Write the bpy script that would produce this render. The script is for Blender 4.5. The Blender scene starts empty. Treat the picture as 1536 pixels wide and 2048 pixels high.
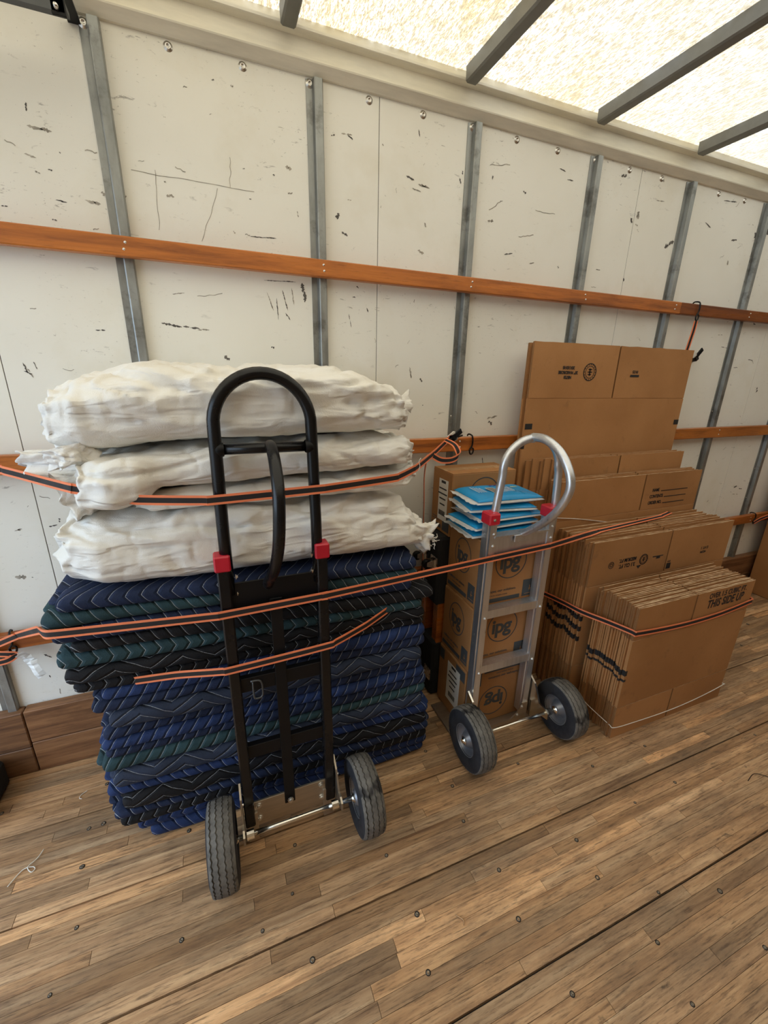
import bpy, bmesh, math, random
from mathutils import Vector, Matrix, noise
from math import sin, cos, pi, radians

random.seed(7)
scene = bpy.context.scene
COL = scene.collection

# ------------------------------------------------------------------ camera
cam = bpy.data.cameras.new('camera')
cam.sensor_fit = 'HORIZONTAL'; cam.sensor_width = 36.0
cam.lens = 837.2 / 1536 * 36.0
cam.clip_start = 0.02
camo = bpy.data.objects.new('camera', cam); COL.objects.link(camo)
R_ = Vector((0.92963525, -0.36796831, 0.01943268)); U_ = Vector((0.09745299, 0.29637997, 0.95008517)); W_ = Vector((0.35536069, 0.88133889, -0.31138488))
m = Matrix((R_, U_, -W_)).transposed().to_4x4(); m.translation = (0, 0, 1.514)
camo.matrix_world = m
scene.camera = camo

# ------------------------------------------------------------------ world, sun, exposure
w = bpy.data.worlds.new('world'); scene.world = w; w.use_nodes = True
bg = w.node_tree.nodes['Background']
bg.inputs[0].default_value = (0.64, 0.81, 1.0, 1); bg.inputs[1].default_value = 4.2
sun = bpy.data.lights.new('sun', 'SUN'); sun.energy = 17.0; sun.angle = radians(1.0); sun.color = (1.0, 0.975, 0.93)
suno = bpy.data.objects.new('sun', sun); COL.objects.link(suno)
suno.rotation_euler = Vector((-0.35, 0.25, -1.0)).to_track_quat('-Z', 'Y').to_euler()
vs = scene.view_settings
vs.view_transform = 'Standard'; vs.look = 'None'; vs.gamma = 1.0; vs.use_curve_mapping = False
vs.exposure = -0.08
scene.cycles.max_bounces = 10; scene.cycles.diffuse_bounces = 6; scene.cycles.glossy_bounces = 4
scene.cycles.sample_clamp_indirect = 8.0

# ------------------------------------------------------------------ helpers
def link(o, parent=None):
    COL.objects.link(o)
    if parent is not None: o.parent = parent
    return o
def tag(o, label=None, cat=None, group=None, kind=None):
    if label: o['label'] = label
    if cat: o['category'] = cat
    if group: o['group'] = group
    if kind: o['kind'] = kind
    return o
def thing(name, label, cat, loc=(0, 0, 0), rz=0.0, group=None):
    o = bpy.data.objects.new(name, None); o.empty_display_size = 0.05
    COL.objects.link(o); o.location = loc; o.rotation_euler = (0, 0, rz)
    return tag(o, label, cat, group)

class MB:
    """collects geometry for one mesh"""
    def __init__(s): s.v = []; s.f = []; s.mi = []; s.uv = []
    def add(s, vs, fs, mi=0, uvs=None):
        b = len(s.v); s.v += [tuple(p) for p in vs]
        for k, f in enumerate(fs):
            s.f.append(tuple(i + b for i in f)); s.mi.append(mi)
            s.uv.append(uvs[k] if uvs else None)
        return s
    def box(s, x0, x1, y0, y1, z0, z1, mi=0, c=0.0):
        if c <= 0:
            vs = [(x, y, z) for z in (z0, z1) for y in (y0, y1) for x in (x0, x1)]
            return s.add(vs, [(0, 2, 3, 1), (4, 5, 7, 6), (0, 1, 5, 4), (2, 6, 7, 3), (0, 4, 6, 2), (1, 3, 7, 5)], mi)
        bm = bmesh.new()
        r = bmesh.ops.create_cube(bm, size=1.0)
        for v in bm.verts:
            v.co = Vector(((x0 + x1) / 2 + v.co.x * (x1 - x0), (y0 + y1) / 2 + v.co.y * (y1 - y0), (z0 + z1) / 2 + v.co.z * (z1 - z0)))
        bmesh.ops.bevel(bm, geom=list(bm.edges), offset=c, segments=1, affect='EDGES')
        bm.verts.index_update()
        s.add([v.co.copy() for v in bm.verts], [[v.index for v in f.verts] for f in bm.faces], mi)
        bm.free(); return s
    def prism(s, prof, axis, a0, a1, mi=0):
        """closed 2-D profile extruded along an axis; prof gives the two other coords in order (y,z),(x,z),(x,y)"""
        n = len(prof)
        def P(p, a): return {'x': (a, p[0], p[1]), 'y': (p[0], a, p[1]), 'z': (p[0], p[1], a)}[axis]
        vs = [P(p, a0) for p in prof] + [P(p, a1) for p in prof]
        fs = [(i, (i + 1) % n, (i + 1) % n + n, i + n) for i in range(n)] + [tuple(range(n - 1, -1, -1)), tuple(range(n, 2 * n))]
        return s.add(vs, fs, mi)
    def tube(s, pts, r, n=10, mi=0, caps=True):
        pts = [Vector(p) for p in pts]; N = len(pts)
        T = [(pts[min(i + 1, N - 1)] - pts[max(i - 1, 0)]).normalized() for i in range(N)]
        up = Vector((0, 0, 1)) if abs(T[0].z) < 0.9 else Vector((1, 0, 0))
        a = T[0].cross(up).normalized(); vs = []; fs = []
        for i in range(N):
            a = (a - T[i] * a.dot(T[i])).normalized(); b = T[i].cross(a)
            rr = r[i] if isinstance(r, (list, tuple)) else r
            for k in range(n):
                t = 2 * pi * k / n; vs.append(pts[i] + (a * cos(t) + b * sin(t)) * rr)
        for i in range(N - 1):
            for k in range(n):
                k2 = (k + 1) % n; fs.append((i * n + k, i * n + k2, (i + 1) * n + k2, (i + 1) * n + k))
        if caps: fs += [tuple(range(n - 1, -1, -1)), tuple(range((N - 1) * n, N * n))]
        return s.add(vs, fs, mi)
    def lathe(s, prof, c=(0, 0, 0), axis='x', n=32, mi=0, closed=False):
        """prof = (axial, radius) pairs"""
        vs = []; fs = []; P = len(prof)
        for k in range(n):
            t = 2 * pi * k / n
            for a, r in prof:
                v = {'x': (a, r * cos(t), r * sin(t)), 'y': (r * cos(t), a, r * sin(t)), 'z': (r * cos(t), r * sin(t), a)}[axis]
                vs.append((v[0] + c[0], v[1] + c[1], v[2] + c[2]))
        for k in range(n):
            k2 = (k + 1) % n
            for j in range(P if closed else P - 1):
                j2 = (j + 1) % P
                fs.append((k * P + j, k2 * P + j, k2 * P + j2, k * P + j2))
        return s.add(vs, fs, mi)
    def mesh(s, name, mats, smooth=False, angle=None):
        me = bpy.data.meshes.new(name); me.from_pydata(s.v, [], s.f)
        mats = mats if isinstance(mats, (list, tuple)) else [mats]
        for x in mats: me.materials.append(x)
        me.polygons.foreach_set('material_index', s.mi)
        if any(u is not None for u in s.uv):
            l = me.uv_layers.new(name='UVMap'); k = 0
            for f, u in zip(s.f, s.uv):
                for j in range(len(f)):
                    l.data[k].uv = u[j] if u else (0, 0); k += 1
        bm = bmesh.new(); bm.from_mesh(me); bmesh.ops.recalc_face_normals(bm, faces=bm.faces)
        if angle is not None:
            for e in bm.edges: e.smooth = len(e.link_faces) == 2 and e.calc_face_angle(0) < angle
        bm.to_mesh(me); bm.free()
        if smooth or angle is not None: me.polygons.foreach_set('use_smooth', [True] * len(me.polygons))
        me.update(); return me
    def build(s, name, mats, parent=None, smooth=False, angle=None):
        return link(bpy.data.objects.new(name, s.mesh(name, mats, smooth, angle)), parent)

def smooth_path(pts, sub=6):
    P = [Vector(p) for p in pts]; out = []
    for i in range(len(P) - 1):
        a, b, c, d = P[max(i - 1, 0)], P[i], P[i + 1], P[min(i + 2, len(P) - 1)]
        for k in range(sub):
            t = k / sub
            out.append(0.5 * ((2 * b) + (c - a) * t + (2 * a - 5 * b + 4 * c - d) * t * t + (3 * b - a - 3 * c + d) * t ** 3))
    return out + [P[-1]]
def nz(x, y=0, z=0): return noise.noise(Vector((x, y, z)))

# ------------------------------------------------------------------ materials
class NT:
    def __init__(s, name):
        s.m = bpy.data.materials.new(name); s.m.use_nodes = True; s.t = s.m.node_tree; s.n = s.t.nodes
        s.b = s.n['Principled BSDF']; s.out = s.n['Material Output']
    def new(s, t, **k):
        n = s.n.new(t)
        for a, b in k.items(): setattr(n, a, b)
        return n
    def put(s, sock, v):
        if isinstance(v, bpy.types.NodeSocket): s.t.links.new(v, sock)
        elif isinstance(v, (tuple, list)) and len(v) == 3 and sock.type == 'RGBA': sock.default_value = (*v, 1)
        else: sock.default_value = v
    def coord(s, kind='Object', scale=(1, 1, 1), rand=0.0):
        if kind == 'World': o = s.new('ShaderNodeNewGeometry').outputs['Position']
        else: o = s.new('ShaderNodeTexCoord').outputs[kind]
        mp = s.new('ShaderNodeMapping'); s.put(mp.inputs[0], o); mp.inputs['Scale'].default_value = scale
        if rand:
            oi = s.new('ShaderNodeObjectInfo'); s.put(mp.inputs['Location'], s.math('MULTIPLY', oi.outputs['Random'], rand))
        return mp.outputs[0]
    def noise(s, vec, scale, detail=3.0, rough=0.55, dist=0.0):
        n = s.new('ShaderNodeTexNoise'); s.put(n.inputs['Vector'], vec); n.inputs['Scale'].default_value = scale
        n.inputs['Detail'].default_value = detail; n.inputs['Roughness'].default_value = rough; n.inputs['Distortion'].default_value = dist
        return n.outputs['Fac']
    def math(s, op, a, b=0.0, c=0.0, clamp=False):
        n = s.new('ShaderNodeMath', operation=op, use_clamp=clamp)
        for i, v in enumerate((a, b, c)): s.put(n.inputs[i], v)
        return n.outputs[0]
    def ramp(s, fac, stops):
        n = s.new('ShaderNodeValToRGB'); s.put(n.inputs[0], fac); e = n.color_ramp.elements
        while len(e) < len(stops): e.new(0.5)
        for x, (p, c) in zip(e, stops): x.position = p; x.color = (*c, 1) if len(c) == 3 else c
        return n.outputs[0]
    def maprange(s, v, a, b, c=0.0, d=1.0):
        n = s.new('ShaderNodeMapRange'); s.put(n.inputs[0], v)
        for i, x in enumerate((a, b, c, d)): n.inputs[i + 1].default_value = x
        return n.outputs[0]
    def mix(s, f, a, b, blend='MIX'):
        n = s.new('ShaderNodeMix', data_type='RGBA', blend_type=blend)
        s.put(n.inputs[0], f); s.put(n.inputs[6], a); s.put(n.inputs[7], b); return n.outputs[2]
    def bump(s, h, strength=0.3, dist=0.002):
        n = s.new('ShaderNodeBump'); n.inputs['Strength'].default_value = strength; n.inputs['Distance'].default_value = dist
        s.put(n.inputs['Height'], h); s.put(s.b.inputs['Normal'], n.outputs[0])
    def set(s, col=None, rough=None, metal=None, spec=None):
        if col is not None: s.put(s.b.inputs['Base Color'], col)
        if rough is not None: s.put(s.b.inputs['Roughness'], rough)
        if metal is not None: s.put(s.b.inputs['Metallic'], metal)
        if spec is not None: s.put(s.b.inputs['Specular IOR Level'], spec)
        return s.m

def simple(name, col, rough=0.5, metal=0.0, var=0.12, scale=12.0, bump=0.0, spec=None, bscale=None):
    t = NT(name); v = t.coord('Object', rand=9.0)
    f = t.noise(v, scale, 4.0)
    c = t.mix(t.maprange(f, 0.3, 0.7), tuple(x * (1 - var) for x in col), tuple(min(1, x * (1 + var)) for x in col))
    if bump: t.bump(t.noise(v, bscale or scale * 12, 2.0), bump, 0.001)
    return t.set(c, t.maprange(f, 0.3, 0.7, rough * 0.85, min(1, rough * 1.15)), metal, spec)

def mat_wall():
    t = NT('white_frp_panel'); v = t.coord('World'); vs_ = t.coord('World', (3.0, 1.0, 9.0))
    base = t.mix(t.maprange(t.noise(v, 1.3, 4), 0.35, 0.65), (0.82, 0.80, 0.72), (0.88, 0.87, 0.81))
    # yellowed patches, scuffed-in dirt and short dark rubs
    base = t.mix(t.math('MULTIPLY', t.maprange(t.noise(v, 3.2, 5, 0.6), 0.52, 0.72), 0.35), base, (0.70, 0.64, 0.49))
    a = t.maprange(t.noise(vs_, 7.0, 6, 0.72, 0.6), 0.615, 0.69)
    b = t.maprange(t.noise(v, 2.3, 2), 0.45, 0.62)
    base = t.mix(t.math('MULTIPLY', t.math('MULTIPLY', a, b), 0.75), base, (0.16, 0.14, 0.12))
    sp = t.maprange(t.noise(t.coord('World', (2, 1, 3)), 45.0, 3, 0.7), 0.67, 0.72)
    base = t.mix(t.math('MULTIPLY', t.math('MULTIPLY', sp, b), 0.6), base, (0.2, 0.18, 0.15))
    t.bump(t.noise(v, 160, 2), 0.12, 0.0008)
    return t.set(base, 0.42, 0, 0.4)
def mat_wood(name, dark, mid, light, grain=(1.2, 30, 30), rough=0.45, dirt=0.5, rand=20.0, usecol=False, spec=0.4, coord='Object', bump=0.3):
    t = NT(name); v = t.coord(coord, grain, rand); v2 = t.coord('World')
    g = t.noise(v, 2.2, 6, 0.62, 0.4)
    c = t.ramp(g, [(0.28, dark), (0.5, mid), (0.72, light)])
    fine = t.noise(t.coord(coord, (grain[0] * 5, grain[1] * 5, grain[2] * 5), rand), 2.0, 4, 0.7)
    c = t.mix(t.math('MULTIPLY', t.maprange(fine, 0.55, 0.75), 0.55), c, tuple(x * 0.45 for x in dark))
    d = t.maprange(t.noise(v2, 3.0, 6, 0.65), 0.52, 0.75)
    c = t.mix(t.math('MULTIPLY', d, dirt), c, tuple(x * 0.35 for x in dark))
    if usecol:
        oi = t.new('ShaderNodeObjectInfo'); c = t.mix(1.0, c, oi.outputs['Color'], 'MULTIPLY')
    t.bump(t.math('ADD', g, fine), bump, 0.0015)
    return t.set(c, t.maprange(g, 0.3, 0.7, rough + 0.12, rough - 0.06), 0, spec)
def mat_floor():
    t = NT('oak_floor_strip'); v = t.coord('World', (1.3, 26, 26), 31.0); vw = t.coord('World')
    g = t.noise(v, 2.0, 6, 0.62, 0.5)
    c = t.ramp(g, [(0.25, (0.25, 0.130, 0.064)), (0.48, (0.51, 0.302, 0.155)), (0.75, (0.72, 0.475, 0.265))])
    oi = t.new('ShaderNodeObjectInfo'); c = t.mix(1.0, c, oi.outputs['Color'], 'MULTIPLY')
    fine = t.noise(t.coord('World', (7, 90, 90), 31.0), 2.0, 4, 0.7)
    c = t.mix(t.math('MULTIPLY', t.maprange(fine, 0.50, 0.68), 0.75), c, (0.085, 0.046, 0.026))
    d = t.maprange(t.noise(t.coord('World', (0.8, 1.6, 1)), 2.6, 8, 0.72), 0.46, 0.70)
    c = t.mix(t.math('MULTIPLY', d, 0.68), c, (0.115, 0.078, 0.052))
    s = t.maprange(t.noise(t.coord('World', (1.5, 4, 1)), 5.0, 5, 0.7, 0.3), 0.64, 0.72)
    c = t.mix(t.math('MULTIPLY', s, 0.7), c, (0.035, 0.026, 0.02))
    t.bump(t.math('ADD', g, t.math('MULTIPLY', fine, 1.5)), 0.35, 0.002)
    return t.set(c, t.maprange(g, 0.3, 0.7, 0.55, 0.40), 0, 0.35)
def mat_roof():
    t = NT('translucent_roof'); t.n.remove(t.b)
    v = t.coord('World', (1.6, 1, 1)); f = t.noise(v, 2.6, 6, 0.66)
    fine = t.noise(t.coord('World', (10, 2.2, 1)), 9.0, 5, 0.75)
    c = t.ramp(f, [(0.36, (0.80, 0.60, 0.32)), (0.47, (0.92, 0.84, 0.66)), (0.62, (0.98, 0.98, 0.95))])
    c = t.mix(t.math('MULTIPLY', t.maprange(fine, 0.45, 0.53), 0.85), c, (0.20, 0.135, 0.055))
    c = t.mix(t.math('MULTIPLY', t.maprange(t.noise(t.coord('World', (14, 3, 1)), 20.0, 3, 0.7), 0.48, 0.54), 0.85), c, (0.15, 0.11, 0.055))
    wv = t.new('ShaderNodeTexWave', wave_type='BANDS', bands_direction='X'); t.put(wv.inputs['Vector'], t.coord('World')); wv.inputs['Scale'].default_value = 34.0
    wv.inputs['Distortion'].default_value = 0.6
    c = t.mix(t.math('MULTIPLY', wv.outputs['Fac'], 0.55), c, (0.26, 0.20, 0.12))
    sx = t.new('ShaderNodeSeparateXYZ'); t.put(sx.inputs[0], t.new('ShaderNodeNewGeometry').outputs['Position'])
    grime_dim = t.math('MULTIPLY', t.maprange(t.math('ADD', sx.outputs[0], t.math('MULTIPLY', t.noise(v, 1.6, 5, 0.7), 2.4)), 1.6, 4.8), 0.8)  # roof greyer towards the front: grime, deepened to dim the light there
    c = t.mix(grime_dim, c, (0.24, 0.225, 0.19))
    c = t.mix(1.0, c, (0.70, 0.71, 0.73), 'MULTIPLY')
    tr = t.new('ShaderNodeBsdfTranslucent'); t.put(tr.inputs[0], c)
    df = t.new('ShaderNodeBsdfDiffuse'); df.inputs[0].default_value = (0.75, 0.70, 0.58, 1)
    mx = t.new('ShaderNodeMixShader'); mx.inputs[0].default_value = 0.25
    t.put(mx.inputs[1], tr.outputs[0]); t.put(mx.inputs[2], df.outputs[0]); t.put(t.out.inputs[0], mx.outputs[0])
    return t.m
def mat_metal(name, col, rough, metal=1.0, streak=(4, 4, 40), var=0.25, dirt=None, bumpv=0.0):
    t = NT(name); v = t.coord('Object', streak, 5.0); f = t.noise(v, 3.0, 5, 0.6)
    c = t.mix(t.maprange(f, 0.3, 0.7), tuple(x * (1 - var) for x in col), tuple(min(1, x * (1 + var)) for x in col))
    if dirt:
        d = t.maprange(t.noise(t.coord('World'), 9.0, 6, 0.7), 0.53, 0.66); c = t.mix(t.math('MULTIPLY', d, 0.75), c, dirt)
    if bumpv: t.bump(f, bumpv, 0.001)
    return t.set(c, t.maprange(f, 0.3, 0.7, rough * 0.8, min(1.0, rough * 1.3)), metal)
def mat_blanket(name, col, stitch, big):
    """quilted fabric with rows of zig-zag stitching; uv in metres"""
    t = NT(name); uv = t.new('ShaderNodeTexCoord').outputs['UV']
    sx = t.new('ShaderNodeSeparateXYZ'); t.put(sx.inputs[0], uv); U, V = sx.outputs[0], sx.outputs[1]
    oi = t.new('ShaderNodeObjectInfo'); r = oi.outputs['Random']
    a, b = (U, V) if big else (V, U)          # zig-zag runs along a, rows repeat along b
    period, amp, row = (0.17, 0.050, 0.034) if big else (0.30, 0.095, 0.038)
    ph = t.math('FRACT', t.math('ADD', t.math('DIVIDE', a, period), t.math('MULTIPLY', r, 7.3)))
    tri = t.math('ABSOLUTE', t.math('SUBTRACT', t.math('MULTIPLY', ph, 2.0), 1.0))
    wob = t.math('MULTIPLY', t.math('SUBTRACT', t.noise(uv, 14.0, 2), 0.5), 0.012)
    q = t.math('FRACT', t.math('DIVIDE', t.math('ADD', t.math('ADD', b, wob), t.math('MULTIPLY', tri, amp)), row))
    dist = t.math('ABSOLUTE', t.math('SUBTRACT', q, 0.5))            # 0 at the stitch line
    line = t.math('MULTIPLY', t.maprange(dist, 0.012, 0.028, 1.0, 0.0), t.maprange(t.noise(uv, 420, 1), 0.35, 0.5, 0.25, 1.0))
    f = t.noise(t.coord('Object', rand=11.0), 9.0, 4)
    c = t.mix(t.maprange(f, 0.3, 0.7), tuple(x * 0.65 for x in col), tuple(x * 1.35 for x in col))
    c = t.mix(t.math('MULTIPLY', line, 0.60), c, stitch)
    h = t.math('ADD', t.maprange(dist, 0.0, 0.22), t.math('MULTIPLY', t.noise(uv, 260, 2), 0.25))
    t.bump(h, 0.8, 0.006)
    t.b.inputs['Sheen Weight'].default_value = 0.0
    return t.set(c, 0.78, 0, 0.25)
def mat_sack():
    t = NT('white_woven_sack'); v = t.coord('Object', rand=6.0)
    f = t.noise(v, 5.0, 5, 0.6)
    c = t.mix(t.maprange(f, 0.3, 0.7), (0.78, 0.75, 0.68), (0.86, 0.85, 0.82))
    c = t.mix(t.math('MULTIPLY', t.maprange(t.noise(v, 11.0, 5, 0.65), 0.56, 0.72), 0.22), c, (0.55, 0.48, 0.36))
    cr = t.new('ShaderNodeTexNoise'); t.put(cr.inputs['Vector'], t.coord('Object', (1.3, 2.5, 6.0), 6.0)); cr.inputs['Scale'].default_value = 6.0
    cr.inputs['Detail'].default_value = 4.0; cr.inputs['Distortion'].default_value = 1.2; cr.noise_type = 'RIDGED_MULTIFRACTAL'
    h = t.math('ADD', t.math('MULTIPLY', cr.outputs['Fac'], 0.8), t.math('MULTIPLY', t.noise(v, 320, 1), 0.08))
    t.bump(h, 0.75, 0.012)
    return t.set(c, 0.5, 0, 0.35)
def mat_card(name, tint=1.0, dirt=0.3):
    t = NT(name); v = t.coord('Object', rand=13.0); f = t.noise(v, 3.0, 5)
    oi = t.new('ShaderNodeObjectInfo')
    k = t.maprange(oi.outputs['Random'], 0, 1, 0.88, 1.10)
    a = tuple(x * tint for x in (0.38, 0.178, 0.064)); b = tuple(x * tint for x in (0.48, 0.238, 0.094))
    c = t.mix(t.maprange(f, 0.3, 0.7), a, b)
    c = t.mix(1.0, c, t.new('ShaderNodeCombineColor').outputs[0] if False else t.mix(k, (0, 0, 0), (1, 1, 1)), 'MULTIPLY')
    fib = t.noise(t.coord('Object', (60, 60, 260), 13.0), 3.0, 3, 0.6)
    c = t.mix(t.math('MULTIPLY', t.maprange(fib, 0.55, 0.7), 0.25), c, tuple(x * 0.6 for x in a))
    c = t.mix(t.math('MULTIPLY', t.maprange(t.noise(v, 14.0, 5, 0.7), 0.6, 0.72), dirt), c, (0.16, 0.085, 0.045))
    t.bump(t.noise(v, 240, 2), 0.12, 0.0006)
    return t.set(c, 0.72, 0, 0.3)
def mat_edge():
    t = NT('raw_cardboard_edge'); v = t.coord('Object', rand=13.0)
    f = t.noise(v, 22.0, 5, 0.65)
    c = t.ramp(f, [(0.35, (0.24, 0.14, 0.075)), (0.5, (0.50, 0.33, 0.19)), (0.66, (0.68, 0.50, 0.32))])
    wv = t.new('ShaderNodeTexWave', wave_type='BANDS', bands_direction='X'); t.put(wv.inputs['Vector'], t.coord('Object')); wv.inputs['Scale'].default_value = 55.0
    c = t.mix(t.math('MULTIPLY', wv.outputs['Fac'], 0.35), c, (0.15, 0.085, 0.045))
    return t.set(c, 0.85, 0, 0.2)
def mat_tire():
    t = NT('grey_rubber'); v = t.coord('Object')
    f = t.noise(v, 30, 5, 0.7)
    sx = t.new('ShaderNodeSeparateXYZ'); t.put(sx.inputs[0], v)
    rad = t.math('SQRT', t.math('ADD', t.math('MULTIPLY', sx.outputs[1], sx.outputs[1]), t.math('MULTIPLY', sx.outputs[2], sx.outputs[2])))
    side = t.mix(t.maprange(f, 0.35, 0.7), (0.012, 0.013, 0.018), (0.03, 0.03, 0.034))
    tread = t.mix(t.maprange(f, 0.35, 0.7), (0.085, 0.078, 0.07), (0.19, 0.175, 0.155))
    c = t.mix(t.maprange(rad, 0.1165, 0.1185), side, tread)
    c = t.mix(t.maprange(t.noise(v, 9, 3), 0.60, 0.64), c, (0.022, 0.02, 0.02))
    t.bump(t.noise(v, 300, 2), 0.25, 0.0008)
    return t.set(c, 0.72, 0, 0.35)

WALL = mat_wall(); FLOOR = mat_floor(); ROOF = mat_roof()
RAILW = mat_wood('varnished_rail_wood', (0.22, 0.062, 0.012), (0.50, 0.155, 0.028), (0.64, 0.22, 0.045), (1.0, 14, 14), 0.30, 0.35, 20.0, True, 0.5)
BASEW = mat_wood('worn_kick_plank', (0.10, 0.042, 0.018), (0.25, 0.115, 0.05), (0.38, 0.19, 0.085), (1.3, 18, 18), 0.5, 0.6, 20.0, True)
GALV = mat_metal('galvanised_steel', (0.30, 0.31, 0.30), 0.42, 0.75, (6, 6, 2.2), 0.3, (0.13, 0.125, 0.115))
ALURAIL = mat_metal('painted_aluminium_rail', (0.74, 0.70, 0.59), 0.42, 0.05, (1.2, 8, 8), 0.14)
BOWM = mat_metal('steel_roof_bow', (0.20, 0.20, 0.19), 0.5, 0.6, (4, 4, 4), 0.2)
DARKSTEEL = mat_metal('dark_track_steel', (0.10, 0.105, 0.11), 0.45, 0.7, (4, 4, 4), 0.2)
ZINC = mat_metal('zinc_bolt', (0.72, 0.70, 0.66), 0.28, 1.0, (8, 8, 8), 0.15)
CHROME = mat_metal('bright_steel', (0.78, 0.75, 0.68), 0.18, 1.0, (3, 3, 3), 0.1)
PLATE = mat_metal('brushed_steel_plate', (0.50, 0.44, 0.36), 0.35, 0.9, (3, 30, 30), 0.12)
ALU = mat_metal('aluminium_extrusion', (0.66, 0.68, 0.72), 0.34, 0.92, (30, 30, 2), 0.10)
RUBY = simple('red_plastic', (0.50, 0.012, 0.03), 0.35, 0, 0.08)
BLACKP = simple('black_gloss_paint', (0.005, 0.005, 0.006), 0.26, 0, 0.2, spec=0.35)
BLACKM = simple('black_matte_paint', (0.004, 0.004, 0.005), 0.45, 0, 0.2, spec=0.25)
TIRE = mat_tire()
RIM = simple('grey_painted_rim', (0.24, 0.25, 0.28), 0.33, 0.6, 0.1)
CARD = mat_card('kraft_cardboard'); CARD2 = mat_card('orange_kraft_cardboard', 0.92, 0.15); EDGE = mat_edge(); SIDE = mat_card('shaded_scuffed_edge', 0.62, 0.6)  # last one: flap ends tinted darker to paint in their recess shade
INK = simple('black_ink', (0.02, 0.018, 0.018), 0.6, 0, 0.1)
INKG = simple('charcoal_ink', (0.055, 0.062, 0.068), 0.6, 0, 0.1)
PAPER = simple('white_paper', (0.74, 0.72, 0.66), 0.6, 0, 0.04)
SACK = mat_sack()
WEB = simple('black_webbing', (0.014, 0.011, 0.011), 0.75, 0, 0.2, bump=0.3)
ORANGE = simple('orange_webbing_edge', (0.85, 0.235, 0.10), 0.7, 0, 0.08, bump=0.3)
TWINE = simple('white_cotton_twine', (0.78, 0.74, 0.66), 0.8, 0, 0.08)
CARPET = simple('black_carpet', (0.012, 0.012, 0.013), 0.95, 0, 0.5, 60, 0.8, bscale=260)
BLUE = simple('cyan_printed_film', (0.005, 0.30, 0.66), 0.3, 0, 0.08)
FILM = simple('white_plastic_film', (0.72, 0.73, 0.72), 0.28, 0, 0.05, bump=0.25, bscale=60)
SEAM = simple('dark_caulk', (0.10, 0.085, 0.07), 0.8)
ASPHALT = simple('asphalt', (0.10, 0.10, 0.10), 0.9)
DIMWOOD = mat_wood('bounce_cutting_wood', (0.18, 0.125, 0.08), (0.32, 0.23, 0.15), (0.42, 0.32, 0.21), (1.0, 6, 6), 0.6, 0.4)  # brown toned dark so the unseen walls bounce less light
DKGAP = simple('black_gap_filler', (0.018, 0.013, 0.010), 0.9)
TAPE = simple('clear_packing_tape', (0.46, 0.27, 0.13), 0.25)

def rebase(root, loc):
    """children were built in world coordinates: move the root to its base and keep them where they are"""
    loc = Vector(loc)
    for c in root.children: c.location = Vector(c.location) - loc
    root.location = loc
    return root

# ================================================================== THE TRUCK BOX
YW = 1.70           # face of the side wall
XR, XF = -1.85, 4.7 # open rear, front bulkhead
YN = -0.78          # other side wall
ZR = 2.558          # roof sheet

# ---- floor: laminated oak strips in foot-wide boards
floor = bpy.data.objects.new('floor', None); COL.objects.link(floor); tag(floor, 'worn laminated oak truck floor with dark joints', None, None, 'structure')
sub = MB(); sub.box(XR, XF, YN, YW, -0.06, -0.012); sub.build('subfloor', DKGAP, floor)
strip_me = MB().box(0, 1, 0, 1, -1, 0).mesh('strip', FLOOR)
strips = []
NS = 9; BW = 0.3055
y0 = 1.391 + BW
rows = []
for bi in range(9):
    top = y0 - bi * BW
    for k in range(NS):
        yb = top - 0.0025 - k * (BW - 0.005) / NS
        rows.append((yb - (BW - 0.005) / NS, yb))
for (ya, yb) in rows:
    ya2 = max(ya, YN)
    if yb < YN + 0.01: continue
    yb2 = min(yb, YW)
    if yb2 - ya2 < 0.006: continue
    x = XR - random.uniform(0, 0.8)
    while x < XF:
        L = random.choice((0.45, 0.6, 0.75, 0.9, 1.1, 1.3)) * random.uniform(0.85, 1.15)
        a, b = max(x, XR), min(x + L, XF)
        if b - a > 0.02: strips.append((a + 0.0006, b - 0.0006, ya2 + 0.0004, yb2 - 0.0004))
        x += L
def toned():
    k = random.gauss(0.90, 0.14)
    if random.random() < 0.12: k = random.uniform(1.2, 1.4)
    if random.random() < 0.14: k = random.uniform(0.55, 0.72)
    k = max(0.42, min(1.5, k)); wm = random.uniform(-0.06, 0.06)
    return (k * (1 + wm), k, k * (1 - wm * 1.3), 1)
def inview(x, y, z):
    d = Vector((x, y, z - 1.514)); t = d.dot(W_)
    if t < 0.1: return 0
    px = 768 + 837 * d.dot(R_) / t; py = 1024 - 837 * d.dot(U_) / t
    return (1 / t ** 2) if (-20 < px < 1560 and -20 < py < 2080) else 0
def score(s):
    xs = [s[0] + (s[1] - s[0]) * k / 6 for k in range(7)]; yc = (s[2] + s[3]) / 2
    return sum(inview(x, yc, 0) for x in xs) * (s[1] - s[0])
order = sorted(strips, key=score, reverse=True)
near = [s for s in order[:295] if score(s) > 0]; rest = [s for s in order if s not in near]
for s in near:
    o = link(bpy.data.objects.new('plank', strip_me), floor)
    dz = random.uniform(-0.0012, 0.0)
    o.location = (s[0], s[2], dz); o.scale = (s[1] - s[0], s[3] - s[2], 0.012); o.color = toned()
rb = MB()
for s in rest: rb.box(s[0], s[1], s[2], s[3], -0.012, random.uniform(-0.0012, 0))
ro = rb.build('plank', FLOOR, floor); ro['kind'] = 'stuff'; ro.color = (0.93, 0.93, 0.93, 1)
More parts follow.
